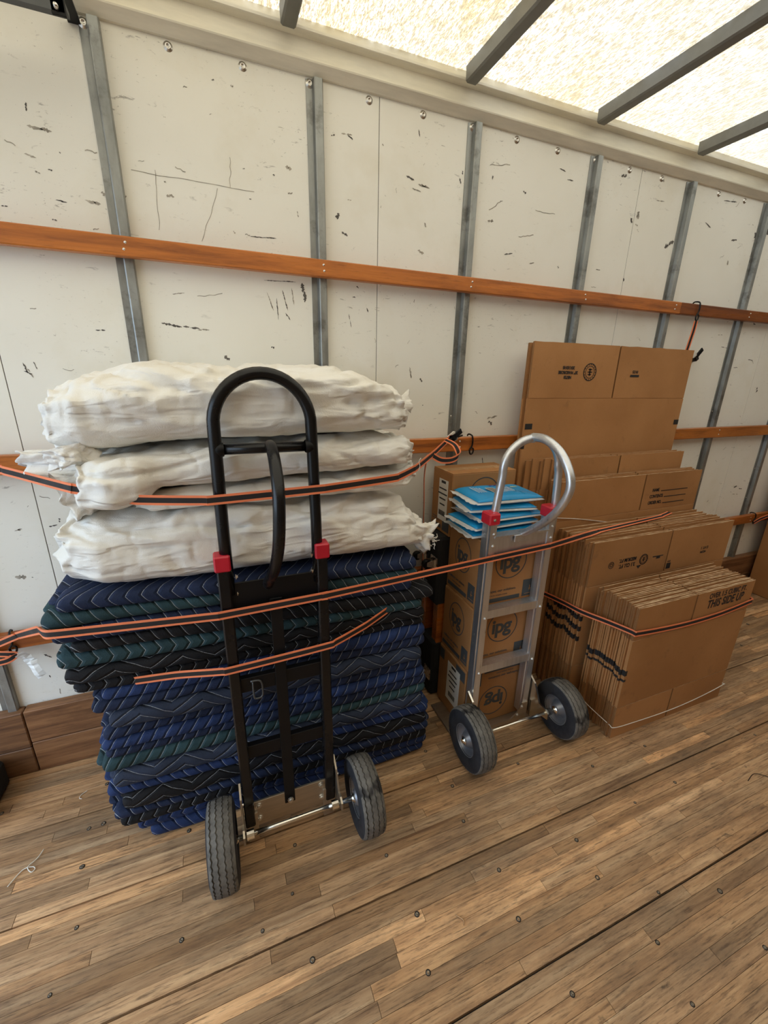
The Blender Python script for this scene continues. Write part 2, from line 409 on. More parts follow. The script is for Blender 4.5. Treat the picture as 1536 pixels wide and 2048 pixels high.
SCREWS=[(0.689,0.585),(0.717,0.406),(1.024,0.399),(0.387,0.577),(0.415,0.703),(0.991,0.280),(0.996,0.582),(0.714,0.713),(1.022,0.694),(1.334,0.718),(1.309,0.893),(0.690,0.889),(1.027,1.012),(0.390,0.883),(0.081,0.886),(0.113,1.023),(-0.227,0.886),(-0.014,0.826),(-0.506,1.023),(-0.532,1.200),(-0.499,1.332),(0.105,0.713),(1.142,0.483),(0.722,1.021),(1.559,0.721),(1.299,0.281),(-0.531,0.886),(1.327,0.416),(1.605,0.887),(2.133,0.752)]
SCREWM = mat_metal('worn_floor_screw', (0.22, 0.19, 0.15), 0.4, 0.8, (200, 200, 200), 0.5)
sm = MB(); sm.lathe([(-0.0006, 0.0001), (-0.0004, 0.0022), (0.0008, 0.0030), (0.0006, 0.0044), (-0.004, 0.0050)], axis='z', n=12)
sm.lathe([(0.00005, 0.0046), (0.0002, 0.0064), (-0.003, 0.0068)], axis='z', n=12, mi=1)
sm = sm.mesh('floor_screw', [SCREWM, DKGAP], smooth=True)
grid = list(SCREWS)
for k in range(-3, 12):
    for y in (0.17, 1.20, 1.33, 1.50):
        grid.append((0.08 + 0.3055 * k + random.uniform(-0.015, 0.015), y))
for x, y in grid:
    if not inview(x, y, 0): continue
    o = link(bpy.data.objects.new('floor_screw', sm), floor); o.location = (x, y, 0.0002); o.rotation_euler = (0, 0, random.random() * 6); o.scale = [random.uniform(0.75, 1.25)] * 2 + [1]

# ---- side wall in the picture
wall = bpy.data.objects.new('wall_back', None); COL.objects.link(wall); tag(wall, 'scuffed off-white truck side wall with steel posts', None, None, 'structure')
seams = [XR, -0.59, 0.638, 1.915, 3.15, XF]
for a, b in zip(seams[:-1], seams[1:]):
    p = MB(); p.box(a + 0.0012, b - 0.0012, YW, YW + 0.012, 0.0, 2.50, c=0.0008); p.build('panel', WALL, wall)
MB().box(XR, XF, YW + 0.002, YW + 0.03, 0, 2.6).build('panel_backing', SEAM, wall)
SCUFFS=[(-0.395,2.206,-0.396,2.182,0.0062),(-0.411,2.149,-0.346,2.143,0.0117),(-0.461,2.107,-0.438,2.099,0.0027),(-0.423,2.081,-0.395,2.078,0.0066),(-0.337,2.102,-0.335,2.097,0.0042),(-0.25,2.02,-0.241,2.008,0.0135),(-0.406,2.045,-0.393,2.039,0.007),(-0.374,2.053,-0.362,2.053,0.0053),(-0.297,1.99,-0.254,1.984,0.0113),(-0.376,1.979,-0.34,1.979,0.0054),(-0.504,1.947,-0.486,1.948,0.0052),(-0.389,1.931,-0.374,1.926,0.0057),(0.091,2.355,0.1,2.353,0.0059),(0.144,2.352,0.155,2.35,0.0085),(0.01,2.319,0.021,2.32,0.0026),(0.297,2.17,0.325,2.168,0.0136),(0.26,2.141,0.267,2.139,0.0065),(-0.078,2.037,-0.049,2.031,0.0119),(0.164,2.142,0.172,2.142,0.0043),(0.178,2.062,0.186,2.06,0.0047),(-0.073,2.069,-0.068,2.07,0.004),(-0.16,2.086,0.197,2.083,0.0021),(-0.095,2.097,-0.104,1.937,0.0019),(0.129,2.166,0.121,2.084,0.0019),(0.019,1.92,0.084,2.075,0.0019),(0.337,2.049,0.34,2.029,0.0072),(0.119,1.962,0.126,1.954,0.0068),(0.158,1.956,0.174,1.955,0.0031),(0.166,1.953,0.265,1.955,0.0046),(0.193,1.822,0.324,1.827,0.0048),(0.35,1.828,0.353,1.762,0.0186),(0.216,1.794,0.239,1.727,0.0054),(0.251,1.779,0.254,1.697,0.0045),(0.272,1.8,0.29,1.73,0.0055),(0.304,1.815,0.314,1.751,0.0046),(0.279,1.726,0.296,1.698,0.0056),(-0.096,1.753,-0.05,1.761,0.0045),(-0.012,1.753,0.068,1.77,0.0023),(-0.144,1.664,-0.071,1.655,0.0097),(-0.078,1.656,-0.015,1.654,0.0081),(-0.031,1.65,0.016,1.649,0.0066),(0.221,1.606,0.232,1.598,0.0093),(0.058,1.57,0.074,1.554,0.0162),(-0.329,1.633,-0.299,1.633,0.0061),(0.486,2.295,0.539,2.298,0.0059),(0.46,2.284,0.477,2.287,0.0069),(0.519,2.295,0.541,2.285,0.0069),(0.493,2.008,0.519,1.993,0.011),(0.48,2.068,0.485,2.042,0.0189),(0.552,1.831,0.563,1.827,0.0074),(0.537,1.795,0.549,1.795,0.0071),(0.595,1.762,0.602,1.745,0.0062),(0.522,1.739,0.532,1.687,0.0041),(0.744,2.216,0.78,2.206,0.0106),(0.785,2.194,0.845,2.187,0.0102),(0.772,2.181,0.809,2.171,0.0072),(0.972,2.244,0.977,2.222,0.0089),(0.981,2.269,0.985,2.254,0.0067),(0.799,1.977,0.832,1.969,0.013),(0.826,2.075,0.838,2.062,0.0084),(0.647,2.292,0.655,2.288,0.0071),(0.788,2.364,0.796,2.339,0.0061),(1.118,2.274,1.124,2.259,0.0094),(1.109,2.118,1.143,2.118,0.0142),(1.105,2.303,1.197,2.323,0.0032),(1.118,2.154,1.169,2.194,0.004),(1.269,2.244,1.289,2.236,0.0125),(1.275,2.079,1.35,2.098,0.0038),(1.342,1.986,1.373,1.993,0.0059),(1.203,2.006,1.252,2.018,0.0076),(1.5,1.993,1.507,1.984,0.0108),(1.443,2.35,1.482,2.342,0.0049),(1.49,2.317,1.528,2.319,0.0053),(1.346,2.186,1.451,2.185,0.0027),(1.793,2.37,1.825,2.388,0.0139),(1.883,2.232,1.911,2.212,0.0138),(1.923,2.211,1.945,2.203,0.0095),(2.13,2.126,2.209,2.168,0.0256),(2.202,2.161,2.245,2.132,0.0242),(1.911,1.982,1.921,1.971,0.0152),(1.919,2.26,1.945,2.233,0.0236),(2.034,2.412,2.064,2.399,0.0155),(2.03,2.318,2.09,2.323,0.0059),(1.725,2.001,1.757,2.001,0.0062),(2.497,2.386,2.605,2.393,0.0085),(2.395,2.278,2.452,2.258,0.0081),(2.63,2.226,2.677,2.232,0.012),(2.637,2.134,2.653,2.112,0.0155),(2.805,2.281,2.823,2.26,0.024),(2.89,2.327,2.927,2.285,0.0408),(-0.539,1.53,-0.529,1.497,0.0059),(-0.532,1.514,-0.517,1.484,0.0061),(-0.511,1.535,-0.503,1.509,0.0044),(-0.543,1.503,-0.518,1.495,0.0063),(-0.675,0.984,-0.647,0.99,0.0106),(-0.577,0.987,-0.546,0.992,0.0073),(-0.541,1.018,-0.537,1.001,0.0096),(-0.707,0.814,-0.671,0.81,0.0193),(-0.657,0.807,-0.652,0.806,0.0058),(-0.443,1.466,-0.436,1.458,0.0032),(-0.806,0.483,-0.798,0.467,0.0036),(-0.684,0.49,-0.661,0.47,0.0083),(-0.683,0.398,-0.68,0.385,0.005),(-0.664,0.327,-0.663,0.304,0.0032),(0.785,1.551,0.798,1.5,0.0093),(0.842,1.506,0.847,1.486,0.0118),(1.195,1.322,1.259,1.34,0.0127),(1.211,1.32,1.231,1.295,0.0206),(1.194,1.148,1.203,1.108,0.0057),(0.854,1.391,0.861,1.391,0.0064),(1.034,0.941,1.057,0.935,0.0075),(3.264,0.825,3.301,0.838,0.0163),(3.325,0.816,3.367,0.808,0.011),(3.276,0.779,3.304,0.776,0.0082),(3.313,0.775,3.336,0.773,0.0082),(2.997,1.844,3.025,1.838,0.0136),(2.748,1.706,2.84,1.7,0.0054),(2.709,1.767,2.753,1.767,0.0054),(2.919,1.596,2.966,1.597,0.0062),(3.037,1.644,3.096,1.642,0.0059),(3.204,1.476,3.227,1.46,0.0322)]
sb = MB(); sf = MB(); rs = random.Random(3)
def blot(xa, za, xb, zb, th, y=YW - 0.0006):
    L = math.hypot(xb - xa, zb - za)
    n = max(3, min(14, int(L / 0.006)))
    dx, dz = (xb - xa) / max(L, 1e-5), (zb - za) / max(L, 1e-5)
    solid = th > 0.004; tgt = sb if (solid and rs.random() < 0.6) else sf
    if not solid: th *= 0.8
    pieces = [(0, 1)] if not solid else [(rs.uniform(0, 0.25), rs.uniform(0.45, 0.8)), (rs.uniform(0.4, 0.6), 1.0)]
    for (t0, t1) in pieces:
        up, dn = [], []
        off = rs.uniform(-0.25, 0.25) * th if solid else 0
        for i in range(n + 1):
            t = t0 + (t1 - t0) * i / n
            env = (max(0.02, 1 - abs(2 * i / n - 1) ** 2)) if solid else 0.8
            a = th * 0.55 * env * rs.uniform(0.25, 1.0) if solid else th * 0.5
            b2 = th * 0.55 * env * rs.uniform(0.1, 0.9) if solid else th * 0.5
            wob = 0 if solid else nz(t * 4 + xa * 20, za) * 0.006
            cx, cz = xa + (xb - xa) * t - dz * (off + wob), za + (zb - za) * t + dx * (off + wob)
            up.append((cx - dz * a, y, cz + dx * a)); dn.append((cx + dz * b2, y, cz - dx * b2))
        k = len(up); tgt.add(up + dn, [(i, i + 1, k + i + 1, k + i) for i in range(k - 1)])
for s in SCUFFS: blot(*s)
for k in range(110):       # small nicks scattered over the panels
    x, z = rs.uniform(-0.85, 3.3), rs.uniform(0.35, 2.38); L = rs.choice((0.006, 0.010, 0.016, 0.03)); a = rs.gauss(0.1, 0.8)
    blot(x, z, x + L * cos(a), z + L * sin(a), rs.uniform(0.001, 0.0045))
so = sb.build('scuff_marks', simple('scuff_grey', (0.11, 0.10, 0.09), 0.7, 0, 0.6, 40), wall); so['kind'] = 'stuff'
so = sf.build('faint_scuff_marks', simple('scuff_faint', (0.34, 0.31, 0.26), 0.7, 0, 0.5, 30), wall); so['kind'] = 'stuff'

postx = [-0.848, -0.238, 0.381, 0.993, 1.603, 2.21, 2.82, 3.43, 4.04]
def post_mesh():
    p = MB()
    prof = [(0, YW), (0, YW - 0.004), (0.020, YW - 0.004), (0.0235, YW - 0.0215), (0.027, YW - 0.0235), (0.049, YW - 0.0235), (0.052, YW - 0.020), (0.052, YW)]
    p.prism(prof, 'z', 0.25, 2.418); return p.mesh('post', GALV)
pm = post_mesh()
bolt = MB(); bolt.lathe([(-0.0015, 0.0001), (-0.0025, 0.004), (-0.0045, 0.0055), (-0.0045, 0.008), (-0.001, 0.0085), (-0.001, 0.0125), (0.001, 0.0135)], axis='y', n=16)
bolt = bolt.mesh('bolt', ZINC, smooth=True)
dot = MB().lathe([(-0.0025, 0.0001), (-0.002, 0.0028), (0.0, 0.0042)], axis='y', n=8).mesh('rivet', ZINC, smooth=True)
for x in postx:
    p = link(bpy.data.objects.new('post', pm), wall); p.location = (x, 0, 0)
    for z in (1.342, 0.95, 0.74): 
        r = link(bpy.data.objects.new('rivet', dot), p); r.location = (0.010, YW - 0.004, z)
k = -4
while -0.226 + 0.2063 * k < 3.6:
    x = -0.226 + 0.2063 * k
    onpost = min(abs(x - q - 0.011) for q in postx) < 0.03
    o = link(bpy.data.objects.new('bolt', bolt), wall); o.location = (x, YW - (0.004 if onpost else 0), 2.406); k += 1

# ---- wooden tie rails and kick boards
def rail(name, label, z0, z1, cuts, tones):
    t = bpy.data.objects.new(name, None); COL.objects.link(t); tag(t, label, None, None, 'structure')
    for (a, b), tone in zip(zip(cuts[:-1], cuts[1:]), tones):
        p = MB(); p.box(a + 0.001, b - 0.001, 1.645, 1.6765, z0, z1, c=0.003)
        o = p.build('rail_board', RAILW, t); o.color = (*tone, 1)
    for x in postx:
        for z in (z0 + 0.019, z1 - 0.017):
            r = link(bpy.data.objects.new('screw', dot), t); r.location = (x + 0.036 + random.uniform(-0.004, 0.004), 1.645, z)
    return t
rail('trim_1', 'upper varnished wooden tie rail along the wall', 1.842, 1.897, [XR, 2.288, XF], [(1, 1, 1), (0.42, 0.36, 0.34)])
rail('trim_2', 'middle varnished wooden tie rail along the wall', 1.188, 1.250, [XR, 1.9, XF], [(0.95, 0.95, 0.95), (0.85, 0.88, 0.9)])
rail('trim_3', 'lowest varnished wooden tie rail along the wall', 0.563, 0.622, [XR, 1.2, XF], [(0.7, 0.62, 0.6), (0.75, 0.72, 0.7)])
base = bpy.data.objects.new('baseboard_back', None); COL.objects.link(base); tag(base, 'two courses of worn kick planks along the wall', None, None, 'structure')
for (a, b, z0, z1, k) in [(XR, -0.777, 0.001, 0.120, .62), (XR, -0.777, 0.122, 0.284, .75), (-0.775, 1.35, 0.001, 0.139, .95), (-0.775, 0.9, 0.142, 0.286, 1.0),
                          (0.902, 2.6, 0.142, 0.284, .9), (1.352, 3.0, 0.001, 0.139, .9), (2.602, XF, 0.142, 0.285, .85), (3.002, XF, 0.001, 0.139, .8)]:
    p = MB(); p.box(a + 0.001, b - 0.001, 1.655, YW - 0.001, z0, z1, c=0.003); o = p.build('kick_plank', BASEW, base); o.color = (k, k, k, 1)

# ---- roof
ceil = bpy.data.objects.new('ceiling', None); COL.objects.link(ceil); tag(ceil, 'translucent stained fibreglass roof on steel bows', None, None, 'structure')
MB().add([(XR, YN, ZR), (XF, YN, ZR), (XF, 1.69, ZR), (XR, 1.69, ZR)], [(0, 1, 2, 3)]).build('roof_sheet', ROOF, ceil)
bm_ = MB(); bm_.prism([(0, ZR - 0.001), (0.002, ZR - 0.042), (0.008, ZR - 0.047), (0.042, ZR - 0.047), (0.048, ZR - 0.042), (0.050, ZR - 0.001)], 'y', YN, 1.664)
bm_ = bm_.mesh('roof_bow', BOWM)
for x in (-1.53, -0.92, -0.31, 0.300, 0.950, 1.575, 2.195, 2.81, 3.42, 4.03):
    o = link(bpy.data.objects.new('roof_bow', bm_), ceil); o.location = (x, 0, 0)
er = MB()
er.prism([(1.712, 2.423), (1.690, 2.424), (1.668, 2.447), (1.667, 2.451), (1.688, 2.457), (1.692, 2.514), (1.668, 2.518), (1.666, 2.520), (1.666, 2.527), (1.688, 2.531), (1.688, 2.585), (1.712, 2.585)], 'x', XR, XF)
tag(er.build('trim_4', ALURAIL), 'aluminium cove rail between wall and roof', None, None, 'structure')
er2 = MB(); er2.box(XR, XF, YN - 0.02, YN + 0.04, 2.42, 2.585); tag(er2.build('trim_5', ALURAIL), 'aluminium cove rail above the opposite wall', None, None, 'structure')

# ---- the unseen sides behind and beyond the camera, darkened to cut bounce, the ground outside
tag(MB().box(XR, XF, YN - 0.04, YN, 0, 2.5).build('wall_front', DIMWOOD), 'unseen side wall opposite, darkened to cut bounced light', None, None, 'structure')
tag(MB().box(XF, XF + 0.04, YN, YW, 0, 2.6).build('wall_right', DIMWOOD), 'unseen front bulkhead of the truck box, darkened to cut bounced light', None, None, 'structure')
tag(MB().add([(-40, -40, -1.1), (40, -40, -1.1), (40, 40, -1.1), (-40, 40, -1.1)], [(0, 1, 2, 3)]).build('ground', ASPHALT), 'grey ground outside the truck', None, None, 'structure')

# ---- unseen rear doorway frame, added to hold back outside light
df = MB(); df.box(XR - 0.06, XR, YN - 0.04, YN + 0.10, 0, 2.56); df.box(XR - 0.06, XR, YW - 0.10, YW + 0.04, 0, 2.56); df.box(XR - 0.06, XR, YN + 0.10, YW - 0.10, 2.26, 2.56)
tag(df.build('door_baffle', GALV), 'unseen steel frame of the rear doorway, added to narrow the daylight', None, None, 'structure')
# ---- roll-up door track in the upper corner
t = thing('door_track', 'grey roll-up door track with black end bracket, upper corner', 'door track')
MB().prism([(1.50, 2.345), (1.50, 2.312), (1.512, 2.312), (1.512, 2.333), (1.56, 2.333), (1.56, 2.345)], 'x', XR + 0.05, -0.235).build('track', DARKSTEEL, t)
br = MB(); br.box(-0.262, -0.232, 1.50, 1.506, 2.305, 2.44, c=0.001); br.box(-0.262, -0.232, 1.50, YW - 0.001, 2.40, 2.406)
br.build('bracket', BLACKM, t)
bb = MB(); bb.lathe([(-0.012, 0.0001), (-0.012, 0.004), (-0.004, 0.006), (0, 0.006)], c=(-0.25, 1.4995, 2.318), axis='y', n=10); bb.build('bolt', ZINC, t, smooth=True)
rebase(t, (-0.8, 1.53, 2.312))

# ================================================================== FOLDED MOVING BLANKETS
STITCH = (0.62, 0.64, 0.68)
COLS = {'navy': (0.0125, 0.021, 0.055), 'blue': (0.015, 0.031, 0.100), 'teal': (0.021, 0.050, 0.060), 'black': (0.008, 0.008, 0.010), 'slate': (0.024, 0.033, 0.060)}
BM = {(c, b): mat_blanket('quilted_%s_%s' % (c, 'chevron' if b else 'stripe'), v, STITCH, b) for c, v in COLS.items() for b in (True, False)}
# bottom to top: colour, big zig-zag?, relative thickness left / right, left end x, right end x, front y
BL = [('blue', 0, 1.15, .9, -.335, .690, 1.205), ('blue', 0, 1.15, 1.0, -.365, .700, 1.200), ('black', 0, 1.0, .9, -.405, .690, 1.185), ('navy', 0, .7, .8, -.415, .695, 1.180),
      ('black', 1, 1.35, 1.2, -.385, .680, 1.175), ('blue', 0, .75, .9, -.420, .690, 1.185), ('slate', 1, 1.45, 1.35, -.395, .655, 1.172), ('teal', 0, 1.05, .8, -.415, .670, 1.180),
      ('navy', 0, .75, .9, -.40, .672, 1.182), ('blue', 0, .8, .9, -.405, .660, 1.178), ('navy', 0, .85, .85, -.395, .650, 1.182), ('slate', 1, 1.5, 1.3, -.370, .640, 1.168),
      ('navy', 0, .85, 1.0, -.405, .655, 1.178), ('blue', 0, .9, 1.1, -.375, .650, 1.172), ('black', 0, .85, .7, -.435, .645, 1.176), ('black', 1, 1.0, .95, -.445, .640, 1.166),
      ('teal', 0, 1.1, .75, -.455, .630, 1.168), ('black', 0, .75, .95, -.415, .672, 1.164), ('navy', 0, 1.05, .9, -.450, .585, 1.168), ('teal', 0, .85, .85, -.465, .605, 1.170), ('navy', 0, .95, .95, -.425, .600, 1.166)]
ORD = ['bottom', 'second', 'third', 'fourth', 'fifth', 'sixth', 'seventh', 'eighth', 'ninth', 'tenth', 'eleventh', 'twelfth', 'thirteenth', 'fourteenth', 'fifteenth', 'sixteenth', 'seventeenth', 'eighteenth', 'nineteenth', 'twentieth', 'top']
HL, HRt = 0.955, 0.925
zl = [0.008]; zr = [0.008]
sl, sr = sum(b[2] for b in BL), sum(b[3] for b in BL)
for b in BL: zl.append(zl[-1] + b[2] / sl * (HL - .008)); zr.append(zr[-1] + b[3] / sr * (HRt - .008))
def iface(k, x):
    t = max(0.0, min(1.0, (x + 0.42) / 1.08)); t2 = t * t * (3 - 2 * t)
    z = zl[k] * (1 - t2) + zr[k] * t2
    if 0 < k < len(BL) : z += nz(x * 2.6, k * 3.7) * 0.009 * min(1, k / 2) + nz(x * 7.0, k * 9.1) * 0.003
    elif k == len(BL): z += nz(x * 2.2, 4.4) * 0.006
    return z
def slab(mb, x0, x1, yf, yb, zlo, zhi, nx=64, seed=0.0, wav=0.008, nose=1.0, mi=0):
    """a fold of cloth: rounded nose towards -y, rounded ends"""
    xs = [x0, x0 + 0.004, x0 + 0.012] + [x0 + 0.022 + (x1 - x0 - 0.044) * i / nx for i in range(nx + 1)] + [x1 - 0.012, x1 - 0.004, x1]
    en = [0.25, 0.68, 0.92] + [1] * (nx + 1) + [0.92, 0.68, 0.25]
    rowsv = []; rowsuv = []
    for x, e in zip(xs, en):
        a, b = zlo(x), zhi(x); c = (a + b) / 2; h = max(0.002, (b - a) / 2 * e * 0.985)
        y = yf + nz(x * 3.1, seed) * wav + nz(x * 11.0, seed + 5) * wav * 0.35 + (1 - e) * 0.02
        nr = min(0.9 * h * nose + 0.004, 0.05)
        sec = [(yb, c + h)] + [(yb + (y + nr - yb) * k / 5, c + h * (1 - 0.04 * sin(k))) for k in range(1, 6)]
        for k in range(1, 10):
            th = pi / 2 - pi * k / 10
            sq = lambda v: math.copysign(abs(v) ** 0.8, v)
            sec.append((y + nr - nr * sq(cos(th)), c + h * sq(sin(th))))
        sec += [(yb + (y + nr - yb) * k / 5, c - h * (1 - 0.04 * sin(k))) for k in range(5, 0, -1)] + [(yb, c - h)]
        L = 0; uv = []
        for j, p in enumerate(sec):
            if j: L += math.dist(p, sec[j - 1])
            uv.append((x + seed, L))
        rowsv.append([(x, p[0], p[1]) for p in sec]); rowsuv.append(uv)
    n = len(rowsv[0]); vs = [p for r in rowsv for p in r]; fs = []; us = []
    for i in range(len(xs) - 1):
        for j in range(n - 1):
            fs.append((i * n + j, (i + 1) * n + j, (i + 1) * n + j + 1, i * n + j + 1))
            us.append([rowsuv[i][j], rowsuv[i + 1][j], rowsuv[i + 1][j + 1], rowsuv[i][j + 1]])
    for i, rev in ((0, True), (len(xs) - 1, False)):
        f = [i * n + j for j in range(n)]; fs.append(tuple(f if rev else f[::-1]))
        us.append([(v[1], v[2]) for v in rowsv[i]])
    for i in range(len(xs) - 1):
        fs.append((i * n, i * n + n - 1, (i + 1) * n + n - 1, (i + 1) * n)); us.append([(0, 0)] * 4)
    mb.add(vs, fs, mi, us)
for i, (c, big, _a, _b, x0, x1, yf) in enumerate(BL):
    mb = MB(); lo = lambda x, i=i: iface(i, x); hi = lambda x, i=i: iface(i + 1, x)
    slab(mb, x0, x1, yf, 1.60, lo, hi, seed=i * 1.37, wav=0.010)
    name_c = 'dark slate' if c == 'slate' else c
    root = mb.build('moving_blanket', BM[(c, bool(big))], smooth=True)
    pos = 'bottom of the stack' if i == 0 else ('top of the stack' if i == len(BL) - 1 else '%s from the floor' % ORD[i])
    tag(root, '%s quilted moving blanket with %s stitching, %s' % (name_c, 'wide zigzag' if big else 'pale', pos), 'blanket', 'folded moving blankets in the stack')
    # the inner layers that stick out at the folded ends
    rr = random.Random(i)
    for s in (0, 1):
        nl = rr.choice((2, 2, 3))
        for l in range(nl):
            lm = MB()
            f0, f1 = (l + 0.04) / nl, (l + 0.96) / nl
            la = lambda x, f0=f0: lo(x) * (1 - f0) + hi(x) * f0
            lb = lambda x, f1=f1: lo(x) * (1 - f1) + hi(x) * f1
            e = rr.uniform(-0.012, 0.020)
            if s == 0: slab(lm, x0 - e - 0.006, x0 + 0.06, yf + rr.uniform(0.02, 0.07), 1.58, la, lb, nx=6, seed=i + l * .3, wav=0.012)
            else: slab(lm, x1 - 0.06, x1 + e + 0.006, yf + rr.uniform(0.02, 0.07), 1.58, la, lb, nx=6, seed=i + l * .3, wav=0.012)
            lm.build('folded_layer', BM[(c, False)], root, smooth=True)

# ================================================================== WHITE WOVEN SACKS
def lerp_table(tab, x):
    if x <= tab[0][0]: return tab[0][1:]
    for a, b in zip(tab[:-1], tab[1:]):
        if x <= b[0]:
            t = (x - a[0]) / (b[0] - a[0]); t = t * t * (3 - 2 * t)
            return [p * (1 - t) + q * t for p, q in zip(a[1:], b[1:])]
    return tab[-1][1:]
def sack(name, label, tab, seed, nx=190, na=110, amp=0.010):
    """tab rows: x, z low, z high, y front, y back"""
    mb = MB(); x0, x1 = tab[0][0], tab[-1][0]; vs = []; fs = []
    for i in range(nx + 1):
        x = x0 + (x1 - x0) * i / nx
        lo, hi, yf, yb = lerp_table(tab, x)
        e = min(1.0, (i / nx) / 0.10, (1 - i / nx) / 0.10); endk = 1 - e
        for k in range(na):
            th = 2 * pi * k / na; ct, st = cos(th), sin(th)
            ex = 0.55
            cy = math.copysign(abs(ct) ** ex, ct); cz = math.copysign(abs(st) ** ex, st)
            y = (yf + yb) / 2 - cy * (yb - yf) / 2; z = (lo + hi) / 2 + cz * (hi - lo) / 2
            # long creases along the sack, crumples, gathers at the ends
            d = nz(x * 2.2 + seed, z * 34 + y * 5, seed) * amp * 0.9
            d += nz(x * 7 + seed, y * 9, z * 16 + seed) * amp * 0.8
            rid = 1 - abs(nz(x * 5 + z * 9 + seed, y * 7 - x * 3, z * 11 + seed * 2)) * 2
            d += max(0, rid - 0.55) * amp * 1.5
            d += endk * nz(th * 4.5 + seed, x * 14, seed) * 0.022
            d += endk * nz(th * 11 + seed, x * 22, seed + 3) * 0.008
            cr = abs(nz(x * 1.1 + seed * 3, z * 17 + nz(x * 2.3, seed) * 1.4 + y * 2, seed)); d -= max(0, 1 - cr * 5.5) * 0.010
            cr = abs(nz(x * 3.4 - z * 7 + seed, z * 12 + x * 4, y * 6 + seed)); d -= max(0, 1 - cr * 7) * 0.007
            cr = abs(nz(x * 9 + z * 14 + seed, z * 9 - x * 11, y * 9 + seed)); d -= max(0, 1 - cr * 6) * (0.003 + 0.010 * endk)
            k2 = 1.0 if st > -0.2 else 0.4
            if hi - lo < 0.05: d *= max(0.3, (hi - lo) / 0.05)
            xx = x + endk * nz(th * 2.2, seed) * 0.02
            vs.append((xx, y - cy * d * k2, z + cz * d * k2))
    for i in range(nx):
        for k in range(na):
            k2 = (k + 1) % na; fs.append((i * na + k, i * na + k2, (i + 1) * na + k2, (i + 1) * na + k))
    fs += [tuple(range(na - 1, -1, -1)), tuple(range(nx * na, (nx + 1) * na))]
    mb.add(vs, fs)
    o = mb.build(name, SACK, smooth=True); tag(o, label, 'sack', 'white sacks piled on the blankets'); return o
s4 = sack('woven_sack', 'lowest white woven sack, lying directly on the blanket stack', [(-.415, 1.03, 1.10, 1.26, 1.5), (-.39, .965, 1.14, 1.20, 1.6), (-.30, .945, 1.150, 1.165, 1.62), (-.05, .940, 1.152, 1.160, 1.62), (.25, .945, 1.155, 1.158, 1.62), (.45, .945, 1.15, 1.162, 1.62), (.56, .945, 1.115, 1.17, 1.60), (.63, .945, 1.05, 1.20, 1.55), (.672, .945, 1.00, 1.25, 1.45)], 1.3)
s3 = sack('woven_sack', 'thin white woven sack, second from below under the upper strap', [(-.22, 1.155, 1.185, 1.25, 1.5), (-.17, 1.152, 1.205, 1.19, 1.6), (0, 1.155, 1.215, 1.170, 1.62), (.25, 1.158, 1.222, 1.166, 1.62), (.45, 1.158, 1.228, 1.166, 1.62), (.55, 1.165, 1.232, 1.18, 1.58), (.60, 1.18, 1.24, 1.21, 1.5), (.612, 1.20, 1.25, 1.25, 1.42)], 4.1)
s2 = sack('woven_sack', 'white woven sack with a crumpled open mouth, second from above', [(-.345, 1.19, 1.26, 1.24, 1.5), (-.315, 1.165, 1.30, 1.150, 1.6), (-.25, 1.168, 1.312, 1.118, 1.62), (-.20, 1.178, 1.315, 1.128, 1.62), (-.14, 1.212, 1.320, 1.164, 1.62), (.05, 1.218, 1.330, 1.162, 1.62), (.30, 1.225, 1.335, 1.160, 1.62), (.48, 1.232, 1.338, 1.164, 1.62), (.55, 1.235, 1.325, 1.18, 1.60), (.59, 1.24, 1.30, 1.22, 1.5)], 7.7)
s1 = sack('woven_sack', 'topmost bulging white woven sack with a tied corner', [(-.395, 1.335, 1.43, 1.27, 1.5), (-.365, 1.31, 1.465, 1.21, 1.6), (-.29, 1.315, 1.505, 1.172, 1.62), (-.15, 1.332, 1.530, 1.152, 1.62), (.10, 1.336, 1.532, 1.148, 1.62), (.33, 1.340, 1.536, 1.150, 1.62), (.44, 1.342, 1.515, 1.158, 1.62), (.52, 1.342, 1.475, 1.175, 1.6), (.558, 1.342, 1.42, 1.22, 1.5)], 11.9, amp=0.012)
# crumpled mouth of the second sack
def ruffle(name, parent, c, dirv, up, L, r0, r1, seed, flat=0.55, mat=SACK, n=56, m=16, sub_k=5):
    c, dirv, up = Vector(c), Vector(dirv).normalized(), Vector(up); side = dirv.cross(up).normalized(); up = side.cross(dirv)
    mb = MB(); vs = []; fs = []
    for i in range(m + 1):
        t = i / m; r = r0 + (r1 - r0) * t ** 0.8
        for k in range(n):
            th = 2 * pi * k / n
            rr = r * (1 + 0.38 * t * sin(sub_k * th + seed) + 0.45 * nz(th * 2.5 + seed, t * 2.5, seed) * (0.3 + t) + 0.2 * nz(th * 6, t * 6, seed))
            p = c + dirv * (L * t * (1 + 0.25 * nz(th * 1.6, seed))) + side * cos(th) * rr * flat + up * sin(th) * rr
            vs.append(p)
    for i in range(m):
        for k in range(n):
            k2 = (k + 1) % n; fs.append((i * n + k, i * n + k2, (i + 1) * n + k2, (i + 1) * n + k))
    mb.add(vs, fs); o = mb.build(name, mat, parent, smooth=True)
    sm = o.modifiers.new('thickness', 'SOLIDIFY'); sm.thickness = 0.0015
    return o
ruffle('open_mouth', s2, (-.30, 1.30, 1.205), (-1, -0.25, -0.30), (-0.2, 0, 1), 0.085, 0.045, 0.062, 2.2, 0.9)
ruffle('crumpled_flap', s2, (-.31, 1.36, 1.262), (-1, 0.05, 0.06), (0, 0, 1), 0.17, 0.035, 0.034, 5.2, 1.1, sub_k=4)
ruffle('loose_corner', s1, (-.335, 1.215, 1.335), (0.22, -0.22, -1), (1, 0, 0), 0.045, 0.055, 0.040, 8.1, 0.5, sub_k=3)
